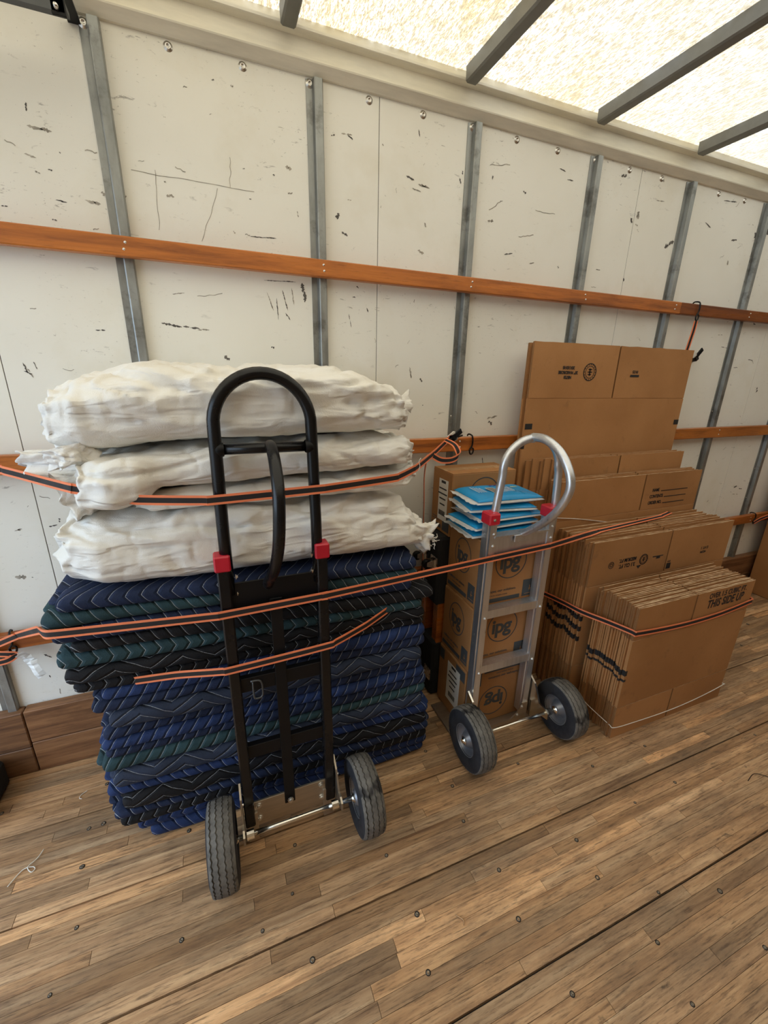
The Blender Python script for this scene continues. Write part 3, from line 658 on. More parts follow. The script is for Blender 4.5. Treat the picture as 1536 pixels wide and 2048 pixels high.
ruffle('tied_corner', s1, (.548, 1.33, 1.425), (1, 0.05, 0.03), (0, 0, 1), 0.075, 0.007, 0.030, 3.3, 0.5, n=28, m=10, sub_k=2)
ruffle('frayed_end', s4, (.625, 1.24, .985), (1, -0.15, -0.38), (0, 0, 1), 0.06, 0.032, 0.050, 6.6, 0.55, n=40, m=10, sub_k=7)
fr = MB()
for k in range(16):
    a = Vector((.668 + random.uniform(0, .012), 1.225 + random.uniform(-.02, .02), .955 + random.uniform(-.012, .03)))
    p = [a]
    for j in range(4): p.append(p[-1] + Vector((random.uniform(-.002, .009), random.uniform(-.006, .006), random.uniform(-.012, .006))))
    fr.tube(smooth_path(p, 3), 0.0009, 5)
fr.build('loose_threads', TWINE, s4, smooth=True)
# small tassel of threads on the third sack
tt = MB(); tt.tube(smooth_path([(.60, 1.20, 1.215), (.605, 1.197, 1.235), (.600, 1.195, 1.25), (.606, 1.195, 1.262)], 4), 0.0012, 5); tt.build('loose_thread', TWINE, s3, smooth=True)

# ================================================================== LETTERING AND PRINT
_txt = {}
def text_mesh(s, size, mat, bold=0.0, shear=0.0, space=1.0):
    cu = bpy.data.curves.new('lettering', 'FONT'); cu.body = s; cu.size = size; cu.align_x = 'CENTER'; cu.align_y = 'CENTER'
    cu.extrude = 0.00025; cu.offset = bold; cu.shear = shear; cu.space_character = space; cu.resolution_u = 4
    ob = bpy.data.objects.new('lettering', cu); COL.objects.link(ob)
    dg = bpy.context.evaluated_depsgraph_get(); me = bpy.data.meshes.new_from_object(ob.evaluated_get(dg))
    bpy.data.objects.remove(ob); bpy.data.curves.remove(cu)
    me.materials.clear(); me.materials.append(mat); return me
def frame_m(o, right, up):
    r, u = Vector(right).normalized(), Vector(up).normalized(); n = r.cross(u)
    mm = Matrix((r, u, n)).transposed().to_4x4(); mm.translation = Vector(o); return mm
def lettering(parent, s, o, right, up, size, mat=None, bold=0.0, shear=0.0, space=1.0, squeeze=1.0):
    ob = link(bpy.data.objects.new('lettering', text_mesh(s, size, mat or INK, bold, shear, space)), parent)
    ob.matrix_local = frame_m(o, right, up) @ Matrix.Diagonal((squeeze, 1, 1, 1)); return ob
def flat_print(parent, name, polys, o, right, up, mat):
    """polys in the plane (x right, y up) given a hair of thickness"""
    mb = MB()
    for p in polys:
        n = len(p); mb.add([(x, y, 0.0003) for x, y in p] + [(x, y, -0.0003) for x, y in p], [tuple(range(n))] + [(i, (i + 1) % n, n + (i + 1) % n, n + i) for i in range(n)])
    ob = mb.build(name, mat, parent); ob.matrix_local = frame_m(o, right, up)
    if len(polys) > 1: ob['kind'] = 'stuff'
    return ob
def rect(x0, x1, y0, y1): return [(x0, y0), (x1, y0), (x1, y1), (x0, y1)]
def ring(cx, cy, r, w, n=40, sx=1.0):
    out = []
    for k in range(n):
        a, b = 2 * pi * k / n, 2 * pi * (k + 1) / n
        out.append([(cx + sx * r * cos(a), cy + r * sin(a)), (cx + sx * r * cos(b), cy + r * sin(b)), (cx + sx * (r - w) * cos(b), cy + (r - w) * sin(b)), (cx + sx * (r - w) * cos(a), cy + (r - w) * sin(a))])
    return out

# ================================================================== WHEELS
def tire_mesh(R=0.127, wd=0.084, n=84):
    hw = wd / 2; mb = MB(); vs = []; fs = []
    def crown(a): return R - (abs(a) / hw) ** 2.4 * 0.008
    gro = [-0.027, -0.0095, 0.0095, 0.027]
    rowsn = None
    for k in range(n):
        th = 2 * pi * k / n; zz = 0.0016 if k % 2 else -0.0016
        prof = [(-hw * 0.72, 0.060), (-hw * 0.93, 0.070), (-hw * 1.0, 0.088), (-hw * 0.98, 0.103), (-hw * 0.90, 0.114), (-hw * 0.86, crown(hw * 0.88) - (0.0016 if k % 2 else 0))]
        for g in gro:
            prof += [(g - 0.0022 + zz, crown(g)), (g - 0.0012 + zz, crown(g) - 0.0042), (g + 0.0012 + zz, crown(g) - 0.0042), (g + 0.0022 + zz, crown(g))]
            nxt = g + 0.0090
            if g < 0.02: prof.append((g + 0.0088, crown(nxt) - (0.0014 if k % 2 else 0)))
        prof += [(hw * 0.86, crown(hw * 0.88) - (0.0016 if k % 2 else 0)), (hw * 0.90, 0.114), (hw * 0.98, 0.103), (hw * 1.0, 0.088), (hw * 0.93, 0.070), (hw * 0.72, 0.060)]
        P = len(prof)
        for a, r in prof: vs.append((a, r * cos(th), r * sin(th)))
    for k in range(n):
        k2 = (k + 1) % n
        for j in range(P): fs.append((k * P + j, k2 * P + j, k2 * P + (j + 1) % P, k * P + (j + 1) % P))
    mb.add(vs, fs); return mb.mesh('tire', TIRE, angle=radians(38))
def rim_mesh():
    mb = MB(); pr = [(0.033, 0.066), (0.034, 0.062), (0.029, 0.060), (0.020, 0.056), (0.012, 0.050), (0.010, 0.040), (0.016, 0.034), (0.030, 0.026), (0.036, 0.022), (0.036, 0.010), (0.030, 0.0001)]
    mb.lathe(pr[:-1] + [(-a, r) for a, r in reversed(pr[:-1])], n=40, closed=True); return mb.mesh('rim', RIM, angle=radians(50))
def hub_mesh():
    mb = MB(); pr = [(0.046, 0.0001), (0.046, 0.008), (0.041, 0.010), (0.037, 0.016), (0.030, 0.016), (0.028, 0.009)]
    mb.lathe(pr + [(-a, r) for a, r in reversed(pr)], n=16); return mb.mesh('hub', CHROME, angle=radians(40))
TM, RM, HM = tire_mesh(), rim_mesh(), hub_mesh()
def wheel(parent, c, spin=0.0):
    t = link(bpy.data.objects.new('tire', TM), parent); t.location = c; t.rotation_euler = (spin, 0, 0)
    for nme, me in (('rim', RM), ('hub', HM)):
        o = link(bpy.data.objects.new(nme, me), t)
    return t
def shear_y(o, k):
    for v in o.data.vertices: v.co.y += k * v.co.z
def bolts(parent, pts, axis='y', s=1.0):
    for p in pts:
        mb = MB(); d = -1 if axis == 'y' else 1
        mb.lathe([(d * 0.007 * s, 0.0001), (d * 0.007 * s, 0.004 * s), (d * 0.003 * s, 0.0045 * s), (d * 0.003 * s, 0.0075 * s), (0, 0.008 * s)], c=p, axis=axis, n=8)
        mb.build('bolt', ZINC, parent, smooth=False)

# ================================================================== BLACK HAND TRUCK
ht = thing('hand_truck', 'tall black steel hand truck with loop handle, in front of the blankets', 'hand truck')
LEAN = 0.024; XC = 0.117; YF = 1.088; HWd = 0.135
for s in (-1, 1):
    x = XC + s * HWd
    mb = MB()   # channel rail, open towards the blankets
    mb.prism([(x - 0.016, YF + 0.014), (x - 0.016, YF - 0.014), (x - 0.012, YF - 0.018), (x + 0.012, YF - 0.018), (x + 0.016, YF - 0.014), (x + 0.016, YF + 0.014), (x + 0.012, YF + 0.014), (x + 0.012, YF - 0.012), (x - 0.012, YF - 0.012), (x - 0.012, YF + 0.014)], 'z', 0.085, 1.018)
    o = mb.build('side_rail', BLACKP, ht); shear_y(o, LEAN)
    mb = MB(); mb.box(x - 0.021, x + 0.021, YF - 0.025, YF + 0.020, 1.006, 1.052, c=0.004); o = mb.build('clamp', RUBY, ht); shear_y(o, LEAN)
# loop handle
lp = [(XC - 0.124, YF, 0.93), (XC - 0.124, YF, 1.12), (XC - 0.121, YF, 1.36)]
for k in range(1, 24):
    a = pi - pi * k / 24; lp.append((XC + 0.121 * cos(a), YF, 1.385 + 0.127 * sin(a)))
lp += [(XC + 0.121, YF, 1.36), (XC + 0.124, YF, 1.12), (XC + 0.124, YF, 0.93)]
o = MB().tube(lp, 0.0158, 16).build('loop_handle', BLACKP, ht, smooth=True); shear_y(o, LEAN)
o = MB().tube([(XC - 0.120, YF, 1.328), (XC + 0.120, YF, 1.328)], 0.0135, 14).build('handle_crossbar', BLACKP, ht, smooth=True); shear_y(o, LEAN)
for s in (-1, 1):
    o = MB().lathe([(-0.01, 0.0165), (-0.004, 0.019), (0.004, 0.019), (0.01, 0.0165)], c=(XC + s * 0.112, YF, 1.328), axis='x', n=14).build('weld', BLACKM, ht, smooth=True); shear_y(o, LEAN)
ph = smooth_path([(.128, 1.118, 1.334), (.127, 1.075, 1.332), (.125, 1.015, 1.305), (.123, .968, 1.255), (.119, .950, 1.19), (.114, .962, 1.11), (.106, 1.005, 1.035), (.098, 1.055, .985), (.094, 1.085, .955)], 6)
MB().tube(ph, 0.0150, 16).build('hand_grip', BLACKP, ht, smooth=True)
def hplate(name, z0, z1, mat, th=0.006, x0=XC - HWd + 0.012, x1=XC + HWd - 0.012, y=YF - 0.006):
    mb = MB(); mb.box(x0, x1, y, y + th, z0, z1, c=0.001); o = mb.build(name, mat, ht); shear_y(o, LEAN); return o
hplate('back_plate', 0.868, 0.962, BLACKM)
hplate('crossbar', 0.602, 0.650, BLACKM, 0.02); hplate('crossbar', 0.352, 0.400, BLACKM, 0.02)
mb = MB(); mb.box(XC - 0.020, XC + 0.014, YF - 0.012, YF - 0.006, 0.128, 0.90, c=0.001); o = mb.build('centre_strap', BLACKM, ht); shear_y(o, LEAN)
# steel toe plate: upright back and blade under the stack
mb = MB(); mb.box(XC - 0.128, XC + 0.128, YF - 0.004, YF + 0.003, 0.066, 0.172, c=0.001)
for s in (-1, 1): mb.box(XC + s * 0.128 - 0.018, XC + s * 0.128 + 0.018, YF - 0.012, YF - 0.004, 0.012, 0.135, c=0.001)
mb.build('toe_plate', PLATE, ht)
MB().box(XC - 0.14, XC + 0.16, YF + 0.075, YF + 0.20, 0.001, 0.0065).build('toe_blade', PLATE, ht)
# axle, brackets, wheels
MB().tube([(-.075, 1.018, .127), (.33, 1.018, .127)], 0.0082, 14).build('axle', CHROME, ht, smooth=True)
for s, x in ((-1, XC - HWd - 0.022), (1, XC + HWd + 0.022)):
    mb = MB(); mb.prism([(1.000, .112), (1.000, .142), (1.018, .152), (1.040, .150), (1.072, .215), (1.108, .245), (1.108, .055), (1.06, .07), (1.03, .108)], 'x', x - 0.003, x + 0.003)
    o = mb.build('axle_bracket', PLATE, ht)
    MB().lathe([(x - 0.02 * s - 0.012, 0.0085), (x - 0.02 * s - 0.012, 0.015), (x - 0.02 * s + 0.010, 0.015), (x - 0.02 * s + 0.010, 0.0085)], c=(0, 1.018, .127), axis='x', n=12).build('axle_collar', CHROME, ht, smooth=False)
    bolts(ht, [(x, 1.075, .19), (x, 1.085, .12)], 'x')
wheel(ht, (-.102, 1.018, .127), 0.3); wheel(ht, (.357, 1.018, .127), 1.7)
bolts(ht, [(XC - .105, YF - .004, .155), (XC - .105, YF - .004, .10), (XC + .105, YF - .004, .155), (XC + .105, YF - .004, .10), (XC - .002, YF - .013, .145)], 'y', 1.3)
for s in (-1, 1):
    for z in (0.985, 1.035): bolts(ht, [(XC + s * 0.105, YF + 0.02, z - (0.055 if s < 0 else 0.02))], 'x', 0.9)
# spring clip hooked on the lower crossbar
cl = smooth_path([(.030, 1.088, .642), (.030, 1.080, .60), (.034, 1.078, .588), (.052, 1.078, .590), (.056, 1.079, .61), (.052, 1.080, .645), (.024, 1.083, .648)], 4)
MB().tube(cl, 0.003, 6).build('spring_clip', DARKSTEEL, ht, smooth=True)
rebase(ht, (XC, 1.06, 0))

# ================================================================== ALUMINIUM HAND TRUCK
al = thing('hand_truck', 'silver aluminium hand truck with curved handle, loaded with cartons', 'hand truck')
AX0, AX1, AY = 0.912, 1.186, 1.186
for x, s in ((AX0, -1), (AX1, 1)):
    mb = MB()
    y0_, y1_ = AY, AY + 0.046
    mb.prism([(x - 0.016, y1_), (x - 0.016, y0_ + 0.012), (x - 0.0125, y0_ + 0.010), (x - 0.0125, y0_), (x + 0.016, y0_), (x + 0.016, y1_), (x + 0.011, y1_), (x + 0.011, y0_ + 0.006), (x - 0.009, y0_ + 0.006), (x - 0.009, y1_)], 'z', 0.055, 1.020)
    mb.build('side_rail', ALU, al)
    mb = MB(); mb.box(x - 0.026, x + 0.022, AY - 0.010, AY + 0.048, 1.000, 1.045, c=0.005); mb.build('clamp', RUBY, al)
    bolts(al, [(x - 0.005, AY - 0.010, 1.022), (x + 0.006, AY, 0.962), (x + 0.006, AY, 0.915), (x + 0.006, AY, .606), (x + 0.006, AY, .345)], 'y', 0.8)
    bolts(al, [(x + (-0.0165 if s < 0 else 0.0165), AY + 0.03, .955), (x + (-0.0165 if s < 0 else 0.0165), AY + 0.03, .52), (x + (-0.0165 if s < 0 else 0.0165), AY + 0.03, .48)], 'x', 0.6)
def angle_bar(z, h=0.036, d=0.040):
    mb = MB(); mb.prism([(AY + 0.002, z), (AY + 0.002, z + h), (AY + 0.002 + d, z + h), (AY + 0.002 + d, z + h - 0.004), (AY + 0.006, z + h - 0.004), (AY + 0.006, z)], 'x', AX0 + 0.010, AX1 - 0.010)
    return mb.build('crossbar', ALU, al)
angle_bar(0.600); angle_bar(0.339)
MB().prism([(AY + 0.004, .868), (AY + 0.004, .944), (AY - 0.004, .946), (AY - 0.004, .953), (AY + 0.040, .953), (AY + 0.040, .947), (AY + 0.010, .944), (AY + 0.010, .868)], 'x', AX0 + 0.010, AX1 - 0.010).build('top_plate', ALU, al)
MB().box(1.010, 1.085, AY - 0.008, AY - 0.002, .922, .95, c=0.001).build('handle_bracket', ALU, al)
lx0, lx1, ly = .928, 1.212, 1.212
lp = [(lx0, ly, 0.96), (lx0 + .004, ly, 1.05), (lx0 + .018, ly, 1.17)]
for k in range(0, 21):
    a = pi - pi * k / 20; lp.append((1.072 + 0.126 * cos(a) * 1.0 + (0.0 if k else 0), ly, 1.196 + 0.112 * sin(a)))
lp += [(1.205, ly, 1.17), (1.213, ly, 1.05), (1.214, ly, 0.93)]
MB().tube(smooth_path(lp, 2), 0.0150, 16).build('loop_handle', ALU, al, smooth=True)
ph = smooth_path([(1.062, 1.212, 1.312), (1.064, 1.150, 1.312), (1.066, 1.075, 1.278), (1.068, 1.022, 1.212), (1.068, 1.016, 1.150), (1.064, 1.058, 1.068), (1.058, 1.130, .995), (1.050, 1.195, .945)], 6)
MB().tube(ph, 0.0145, 16).build('hand_grip', ALU, al, smooth=True)
MB().tube([(1.058, 1.212, 1.308), (1.070, 1.212, 1.308)], 0.0168, 16).build('weld', ALU, al, smooth=True)
# toe plate, axle, wheels
MB().box(.835, 1.255, 1.185, 1.42, 0.001, 0.010, c=0.003).build('toe_blade', PLATE, al)
mb = MB(); mb.prism([(.90, .012), (.90, .118), (.93, .118), (.952, .07), (.985, .045), (1.115, .045), (1.148, .07), (1.168, .118), (1.198, .118), (1.198, .012)], 'y', AY - 0.006, AY); mb.build('toe_plate', PLATE, al)
MB().tube([(.865, 1.09, .127), (1.275, 1.09, .127)], 0.0082, 14).build('axle', CHROME, al, smooth=True)
for x in (.888, 1.212):
    MB().prism([(1.068, .112), (1.068, .142), (1.085, .152), (1.125, .150), (1.165, .225), (1.205, .25), (1.205, .04), (1.15, .05), (1.10, .105)], 'x', x - 0.004, x + 0.004).build('axle_bracket', CHROME, al)
for x in (.905, 1.235): MB().lathe([(x - 0.012, 0.0085), (x - 0.012, 0.015), (x + 0.010, 0.015), (x + 0.010, 0.0085)], c=(0, 1.09, .127), axis='x', n=12).build('axle_collar', CHROME, al)
wheel(al, (.842, 1.09, .127), 0.9); wheel(al, (1.305, 1.09, .127), 2.3)
bolts(al, [(.93, AY - 0.006, .10), (1.165, AY - 0.006, .10), (1.145, AY - .006, .06)], 'y', 1.1)
rebase(al, (1.05, 1.15, 0))

# ================================================================== CARTONS ON THE TRUCK
Xp, Xm, Yp, Ym, Zp, Zm = (1, 0, 0), (-1, 0, 0), (0, 1, 0), (0, -1, 0), (0, 0, 1), (0, 0, -1)
IPG = text_mesh('ipg', 0.115, INKG, 0.0030, 0, 0.92)
def carton(label, x0, x1, y0, y1, z0, z1, front=True, left=True, flip=False, paper=False):
    t = thing('carton', label, 'carton', ((x0 + x1) / 2, (y0 + y1) / 2, z0), 0, 'tape cartons')
    W, D, Hh = x1 - x0, y1 - y0, z1 - z0; a, b = W / 2, D / 2
    mb = MB(); mb.box(-a, a, -b, b, 0, Hh - 0.003, c=0.003); mb.build('carton_body', CARD2, t)
    for s in (-1, 1):
        f = MB(); f.box(-a + 0.001, a - 0.001, min(0.0008 * s, s * (b - 0.001)), max(0.0008 * s, s * (b - 0.001)), Hh - 0.0032, Hh, c=0.0008); f.build('flap', CARD2, t)
    MB().box(-a - 0.0004, a + 0.0004, -0.025, 0.025, Hh - 0.0002, Hh + 0.0004).build('packing_tape', TAPE, t)
    u = -1 if flip else 1; zc = Hh / 2
    def face(o, right, wd):
        r = Vector(right) * u; up = (0, 0, u); o = Vector(o)
        lo = link(bpy.data.objects.new('logo', IPG), t); lo.matrix_local = frame_m(o + Vector((0, 0, u * 0.042)) - r * 0.005, r, up) @ Matrix.Diagonal((0.82 * min(1, wd / .3), 0.82, 1, 1))
        flat_print(t, 'logo_ring', ring(0, 0.042, 0.076, 0.0042, 48, min(1, wd / .29)), o, r, up, INKG)
        flat_print(t, 'printed_bar', [rect(-wd / 2 + 0.012, wd * 0.20, -Hh / 2 + 0.016, -Hh / 2 + 0.034)], o, r, up, INKG)
        flat_print(t, 'printed_square', [rect(wd * 0.24, wd / 2 - 0.012, -Hh / 2 + 0.018, -Hh / 2 + 0.095)], o, r, up, INKG)
        lettering(t, 'TRY', o + r * (wd * 0.355) + Vector((0, 0, u * (-Hh / 2 + 0.082))), r, up, 0.020, CARD2, 0, 0, 1.3)
        flat_print(t, 'printed_icon', [rect(wd * 0.355 - 0.004, wd * 0.355 + 0.008, -Hh / 2 + 0.048, -Hh / 2 + 0.052), rect(wd * 0.355 - 0.001, wd * 0.355 + 0.002, -Hh / 2 + 0.042, -Hh / 2 + 0.066), rect(wd * 0.28, wd * 0.43, -Hh / 2 + 0.028, -Hh / 2 + 0.030)], o + Vector((0, 0, 0)) + Vector(r).cross(Vector(up)) * 0.0004, r, up, CARD2)
        lettering(t, 'challenges, our solutions.', o - r * (wd * 0.14) + Vector((0, 0, u * (-Hh / 2 + 0.066))), r, up, 0.0165, INKG, 0.0002, 0.15, 1.0, 1.0 * wd / .31)
        lettering(t, 'www.itape.com', o - r * (wd * 0.15) + Vector((0, 0, u * (-Hh / 2 + 0.047))), r, up, 0.012, INKG, 0, 0, 1.2, wd / .31)
    if front: face((0, -b - 0.0006, zc), Xp, W)
    if left and not paper: face((-a - 0.0006, 0, zc), Ym, D)
    if paper:
        MB().box(-a - 0.0012, -a - 0.0002, -b * 0.62, b * 0.30, Hh * 0.20, Hh * 0.86).build('paper_label', PAPER, t)
        ln = [rect(-0.018, 0.018, Hh * 0.27, Hh * 0.31)]
        for k, (yy, ww) in enumerate(((0.17, 0.035), (0.09, 0.042), (0.01, 0.030), (-0.08, 0.024))): ln.append(rect(-ww, ww * 0.8, Hh * yy, Hh * (yy + 0.022)))
        ln += [rect(-0.030 + 0.004 * k, -0.0285 + 0.004 * k + (0.001 if k % 3 else 0), -Hh * 0.25, -Hh * 0.17) for k in range(14)]
        flat_print(t, 'label_print', ln, (-a - 0.0016, -b * 0.16, zc + Hh * 0.03), Ym, Zp, INK)
        flat_print(t, 'printed_bar', [rect(-D * 0.42, D * 0.05, -Hh * 0.44, -Hh * 0.38), rect(-D * 0.42, -D * 0.02, -Hh * 0.33, -Hh * 0.32), rect(-D * 0.42, 0.0, -Hh * 0.29, -Hh * 0.28)] if not flip else [rect(D * 0.15, D * 0.47, Hh * 0.28, Hh * 0.46), rect(-D * 0.47, -D * 0.3, Hh * 0.28, Hh * 0.46)], (-a - 0.0008, 0, zc), Ym, Zp, INKG)
        if not flip: flat_print(t, 'printed_square', [rect(D * 0.12, D * 0.46, -Hh * 0.45, -Hh * 0.16)], (-a - 0.0008, 0, zc), Ym, Zp, INKG)
    return t
carton('upright kraft carton with circled logo, topmost on the aluminium truck', .903, 1.213, 1.240, 1.468, .619, .918)
carton('upright kraft carton with circled logo, middle one on the aluminium truck', .898, 1.210, 1.240, 1.468, .316, .618)
carton('upside-down kraft carton with paper label, lowest on the aluminium truck', .894, 1.208, 1.240, 1.468, .0105, .3145, flip=True, paper=True)
carton('kraft carton with white paper label, behind the blue packs', .900, 1.222, 1.472, 1.640, .846, 1.128, paper=True)

# ================================================================== BLUE FILM PACKS
def pack(label, x, y, z, wd, dp, th, rz, seed):
    t = thing('plastic_pack', label, 'plastic pack', (x, y, z), rz, 'blue packs on the cartons')
    def sheet(z0, z1, mat, name, sc=1.0, x_in=0.0):
        mb = MB(); nx, ny = 26, 18; vs = []; fs = []
        for side in (1, 0):
            for i in range(nx + 1):
                for j in range(ny + 1):
                    u, v = i / nx * 2 - 1, j / ny * 2 - 1
                    e = (1 - abs(u) ** 5) * (1 - abs(v) ** 5)
                    px, py = u * (wd / 2 - x_in) * sc, v * (dp / 2 - x_in) * sc
                    wv_ = nz(px * 8 + seed, py * 8, seed) * 0.008 + nz(px * 24 + seed, py * 24, 2) * 0.003
                    top = z0 + (z1 - z0) * (0.35 + 0.65 * max(0, e) ** 0.5) + wv_ * e
                    bot = z0 + (z1 - z0) * 0.30 * (1 - max(0, e) ** 0.4)
                    vs.append((px, py, top if side else bot))
        n1 = (nx + 1) * (ny + 1); idx = lambda s_, i, j: s_ * n1 + i * (ny + 1) + j
        for i in range(nx):
            for j in range(ny):
                fs.append((idx(0, i, j), idx(0, i + 1, j), idx(0, i + 1, j + 1), idx(0, i, j + 1)))
                fs.append((idx(1, i, j), idx(1, i, j + 1), idx(1, i + 1, j + 1), idx(1, i + 1, j)))
        for i in range(nx): fs += [(idx(0, i, 0), idx(1, i, 0), idx(1, i + 1, 0), idx(0, i + 1, 0)), (idx(0, i, ny), idx(0, i + 1, ny), idx(1, i + 1, ny), idx(1, i, ny))]
        for j in range(ny): fs += [(idx(0, 0, j), idx(0, 0, j + 1), idx(1, 0, j + 1), idx(1, 0, j)), (idx(0, nx, j), idx(1, nx, j), idx(1, nx, j + 1), idx(0, nx, j + 1))]
        mb.add(vs, fs); return mb.build(name, mat, t, smooth=True)
    sheet(0, th * 0.86, FILM, 'film_body')
    o = sheet(th * 0.34, th, BLUE, 'printed_face', 0.97)
    # crinkled seal strip at the end
    sl = MB(); vs = []
    for j in range(15):
        v = (j / 14 * 2 - 1) * dp * 0.47
        vs += [(-wd / 2 + 0.004, v, th * 0.35), (-wd / 2 - 0.016 - 0.008 * nz(v * 30, seed), v, th * 0.35 + nz(v * 40, seed) * 0.010)]
    sl.add(vs, [(2 * j, 2 * j + 1, 2 * j + 3, 2 * j + 2) for j in range(14)]); sl.build('seal_strip', FILM, t, smooth=True)
    return t, th
zz = .9195; PK = [('second seam to the left edge', 0)]
specs = [(1.036, 1.352, .325, .215, .028, -0.04, 'lowest blue and white plastic pack lying on the carton'), (1.030, 1.354, .318, .205, .028, 0.05, 'blue and white plastic pack, second from below on the carton'),
         (1.055, 1.350, .305, .212, .026, 0.02, 'blue and white plastic pack, third from below on the carton'), (1.030, 1.360, .290, .200, .030, -0.16, 'crumpled blue plastic pack just under the topmost one'),
         (1.046, 1.358, .305, .205, .034, -0.05, 'topmost blue plastic pack with white printing and bar code')]
for k, (x, y, wd, dp, th, rz, lb) in enumerate(specs):
    tp, th = pack(lb, x, y, zz, wd, dp, th, rz, k * 3.1 + 1); zz += th + 0.0035
polys = [rect(-0.045, -0.010, -0.045, 0.028)]
flat_print(tp, 'bar_code_panel', polys, (0, 0, th + 0.002), Xp, Yp, PAPER)
flat_print(tp, 'bar_code', [rect(-0.043, -0.013, -0.040 + 0.006 * k, -0.0375 + 0.006 * k) for k in range(11)], (0, 0, th + 0.0026), Xp, Yp, INK)
flat_print(tp, 'printed_lines', [rect(0.004 + 0.010 * k, 0.0065 + 0.010 * k, -0.05 + 0.008 * (k % 3), 0.02 + 0.006 * (k % 2)) for k in range(6)] + [rect(-0.105 + 0.011 * k, -0.1025 + 0.011 * k, -0.03, 0.05 - 0.006 * k) for k in range(4)], (0, 0, th + 0.0022), Xp, Yp, PAPER)
lettering(tp, 'PLASTIC', (0.030, 0.056, th + 0.0018), Xp, Yp, 0.020, simple('violet_ink', (0.10, 0.02, 0.25), 0.4), 0.0004)
lettering(tp, 'BAG', (0.088, 0.020, th + 0.0018), Xp, Yp, 0.016, simple('yellow_ink', (0.75, 0.75, 0.25), 0.4), 0.0003)

# ================================================================== FURNITURE DOLLIES ON END
def dolly(label, x0, x1, y0, y1, H_, cast=-1):
    t = thing('furniture_dolly', label, 'dolly', ((x0 + x1) / 2, (y0 + y1) / 2, 0), 0, 'dollies stood on end')
    a, b = (x1 - x0) / 2, (y1 - y0) / 2
    for s in (-1, 1):
        mb = MB(); mb.box(-a * 0.45, a * 0.45, s * b - (0.045 if s > 0 else 0), s * b + (0.045 if s < 0 else 0), min(0.05, H_ * .2), H_ - min(0.05, H_ * .2), c=0.003); o = mb.build('side_board', RAILW, t); o.color = (0.8, 0.75, 0.7, 1)
    for z0, z1, nm in (((0.0, 0.31, 'carpeted_end'), (H_ - 0.34, H_, 'carpeted_end')) if H_ > .5 else ((0.0, H_, 'carpeted_end'),)):
        mb = MB(); mb.box(-a * 0.75, a, -b - 0.004, b + 0.004, z0 + 0.001, z1, c=0.012); mb.build(nm, CARPET, t)
    for z in ((0.12, H_ - 0.13) if H_ > .5 else (H_ * .5,)):
        for y in (-b * 0.6, b * 0.6):
            c = MB(); c.box(-a * 0.75 - 0.006, -a * 0.75, y - 0.028, y + 0.028, z - 0.03, z + 0.03, c=0.001)
            for s in (-1, 1): c.prism([(-a * 0.75 - 0.004, z - 0.02), (-a * 0.75 - 0.004, z + 0.02), (-a * 0.75 - 0.045, z + 0.012), (-a * 0.75 - 0.045, z - 0.008)], 'y', y + s * 0.016 - 0.0015, y + s * 0.016 + 0.0015)
            o = c.build('caster', ZINC, t)
            wv = MB(); wv.lathe([(-0.011, 0.001), (-0.011, 0.018), (-0.008, 0.021), (0.008, 0.021), (0.011, 0.018), (0.011, 0.001)], c=(-a * 0.75 - 0.040, y, z), axis='y', n=18); wv.build('caster_wheel', BLACKM, o, smooth=False)
    return t
dolly('wooden dolly with black carpeted ends, standing behind the cartons', .848, .955, 1.484, 1.645, .843)
dolly('black carpeted dolly end at the floor beside the kick boards', -1.06, -.862, 1.46, 1.64, .115)

# ================================================================== FLATTENED CARDBOARD BOXES
def cbox(mb, x0, x1, y0, y1, z0, z1, edge_left=True, jag=0.0, seed=0.0):
    """sheet of board: faces kraft, top and cut edges raw"""
    b = len(mb.v); n = 10 if jag else 1
    vs = []
    for i in range(n + 1):
        x = x0 + (x1 - x0) * i / n; zt = z1 + (nz(x * 14 + seed, seed) * jag if 0 < i < n or jag else 0)
        vs += [(x, y0, z0), (x, y1, z0), (x, y0, zt), (x, y1, zt)]
    fs = []; mi = []
    for i in range(n):
        k = i * 4; q = k + 4
        fs += [(k, q, q + 2, k + 2), (k + 1, k + 3, q + 3, q + 1), (k + 2, q + 2, q + 3, k + 3), (k, k + 1, q + 1, q)]; mi += [0, 0, 1, 1]
    e = n * 4
    fs += [(0, 2, 3, 1), (e, e + 1, e + 3, e + 2)]; mi += [3 if edge_left else 0, 1]
    for f, m_ in zip(fs, mi): mb.f.append(tuple(i + b for i in f)); mb.mi.append(m_); mb.uv.append(None)
    mb.v += vs
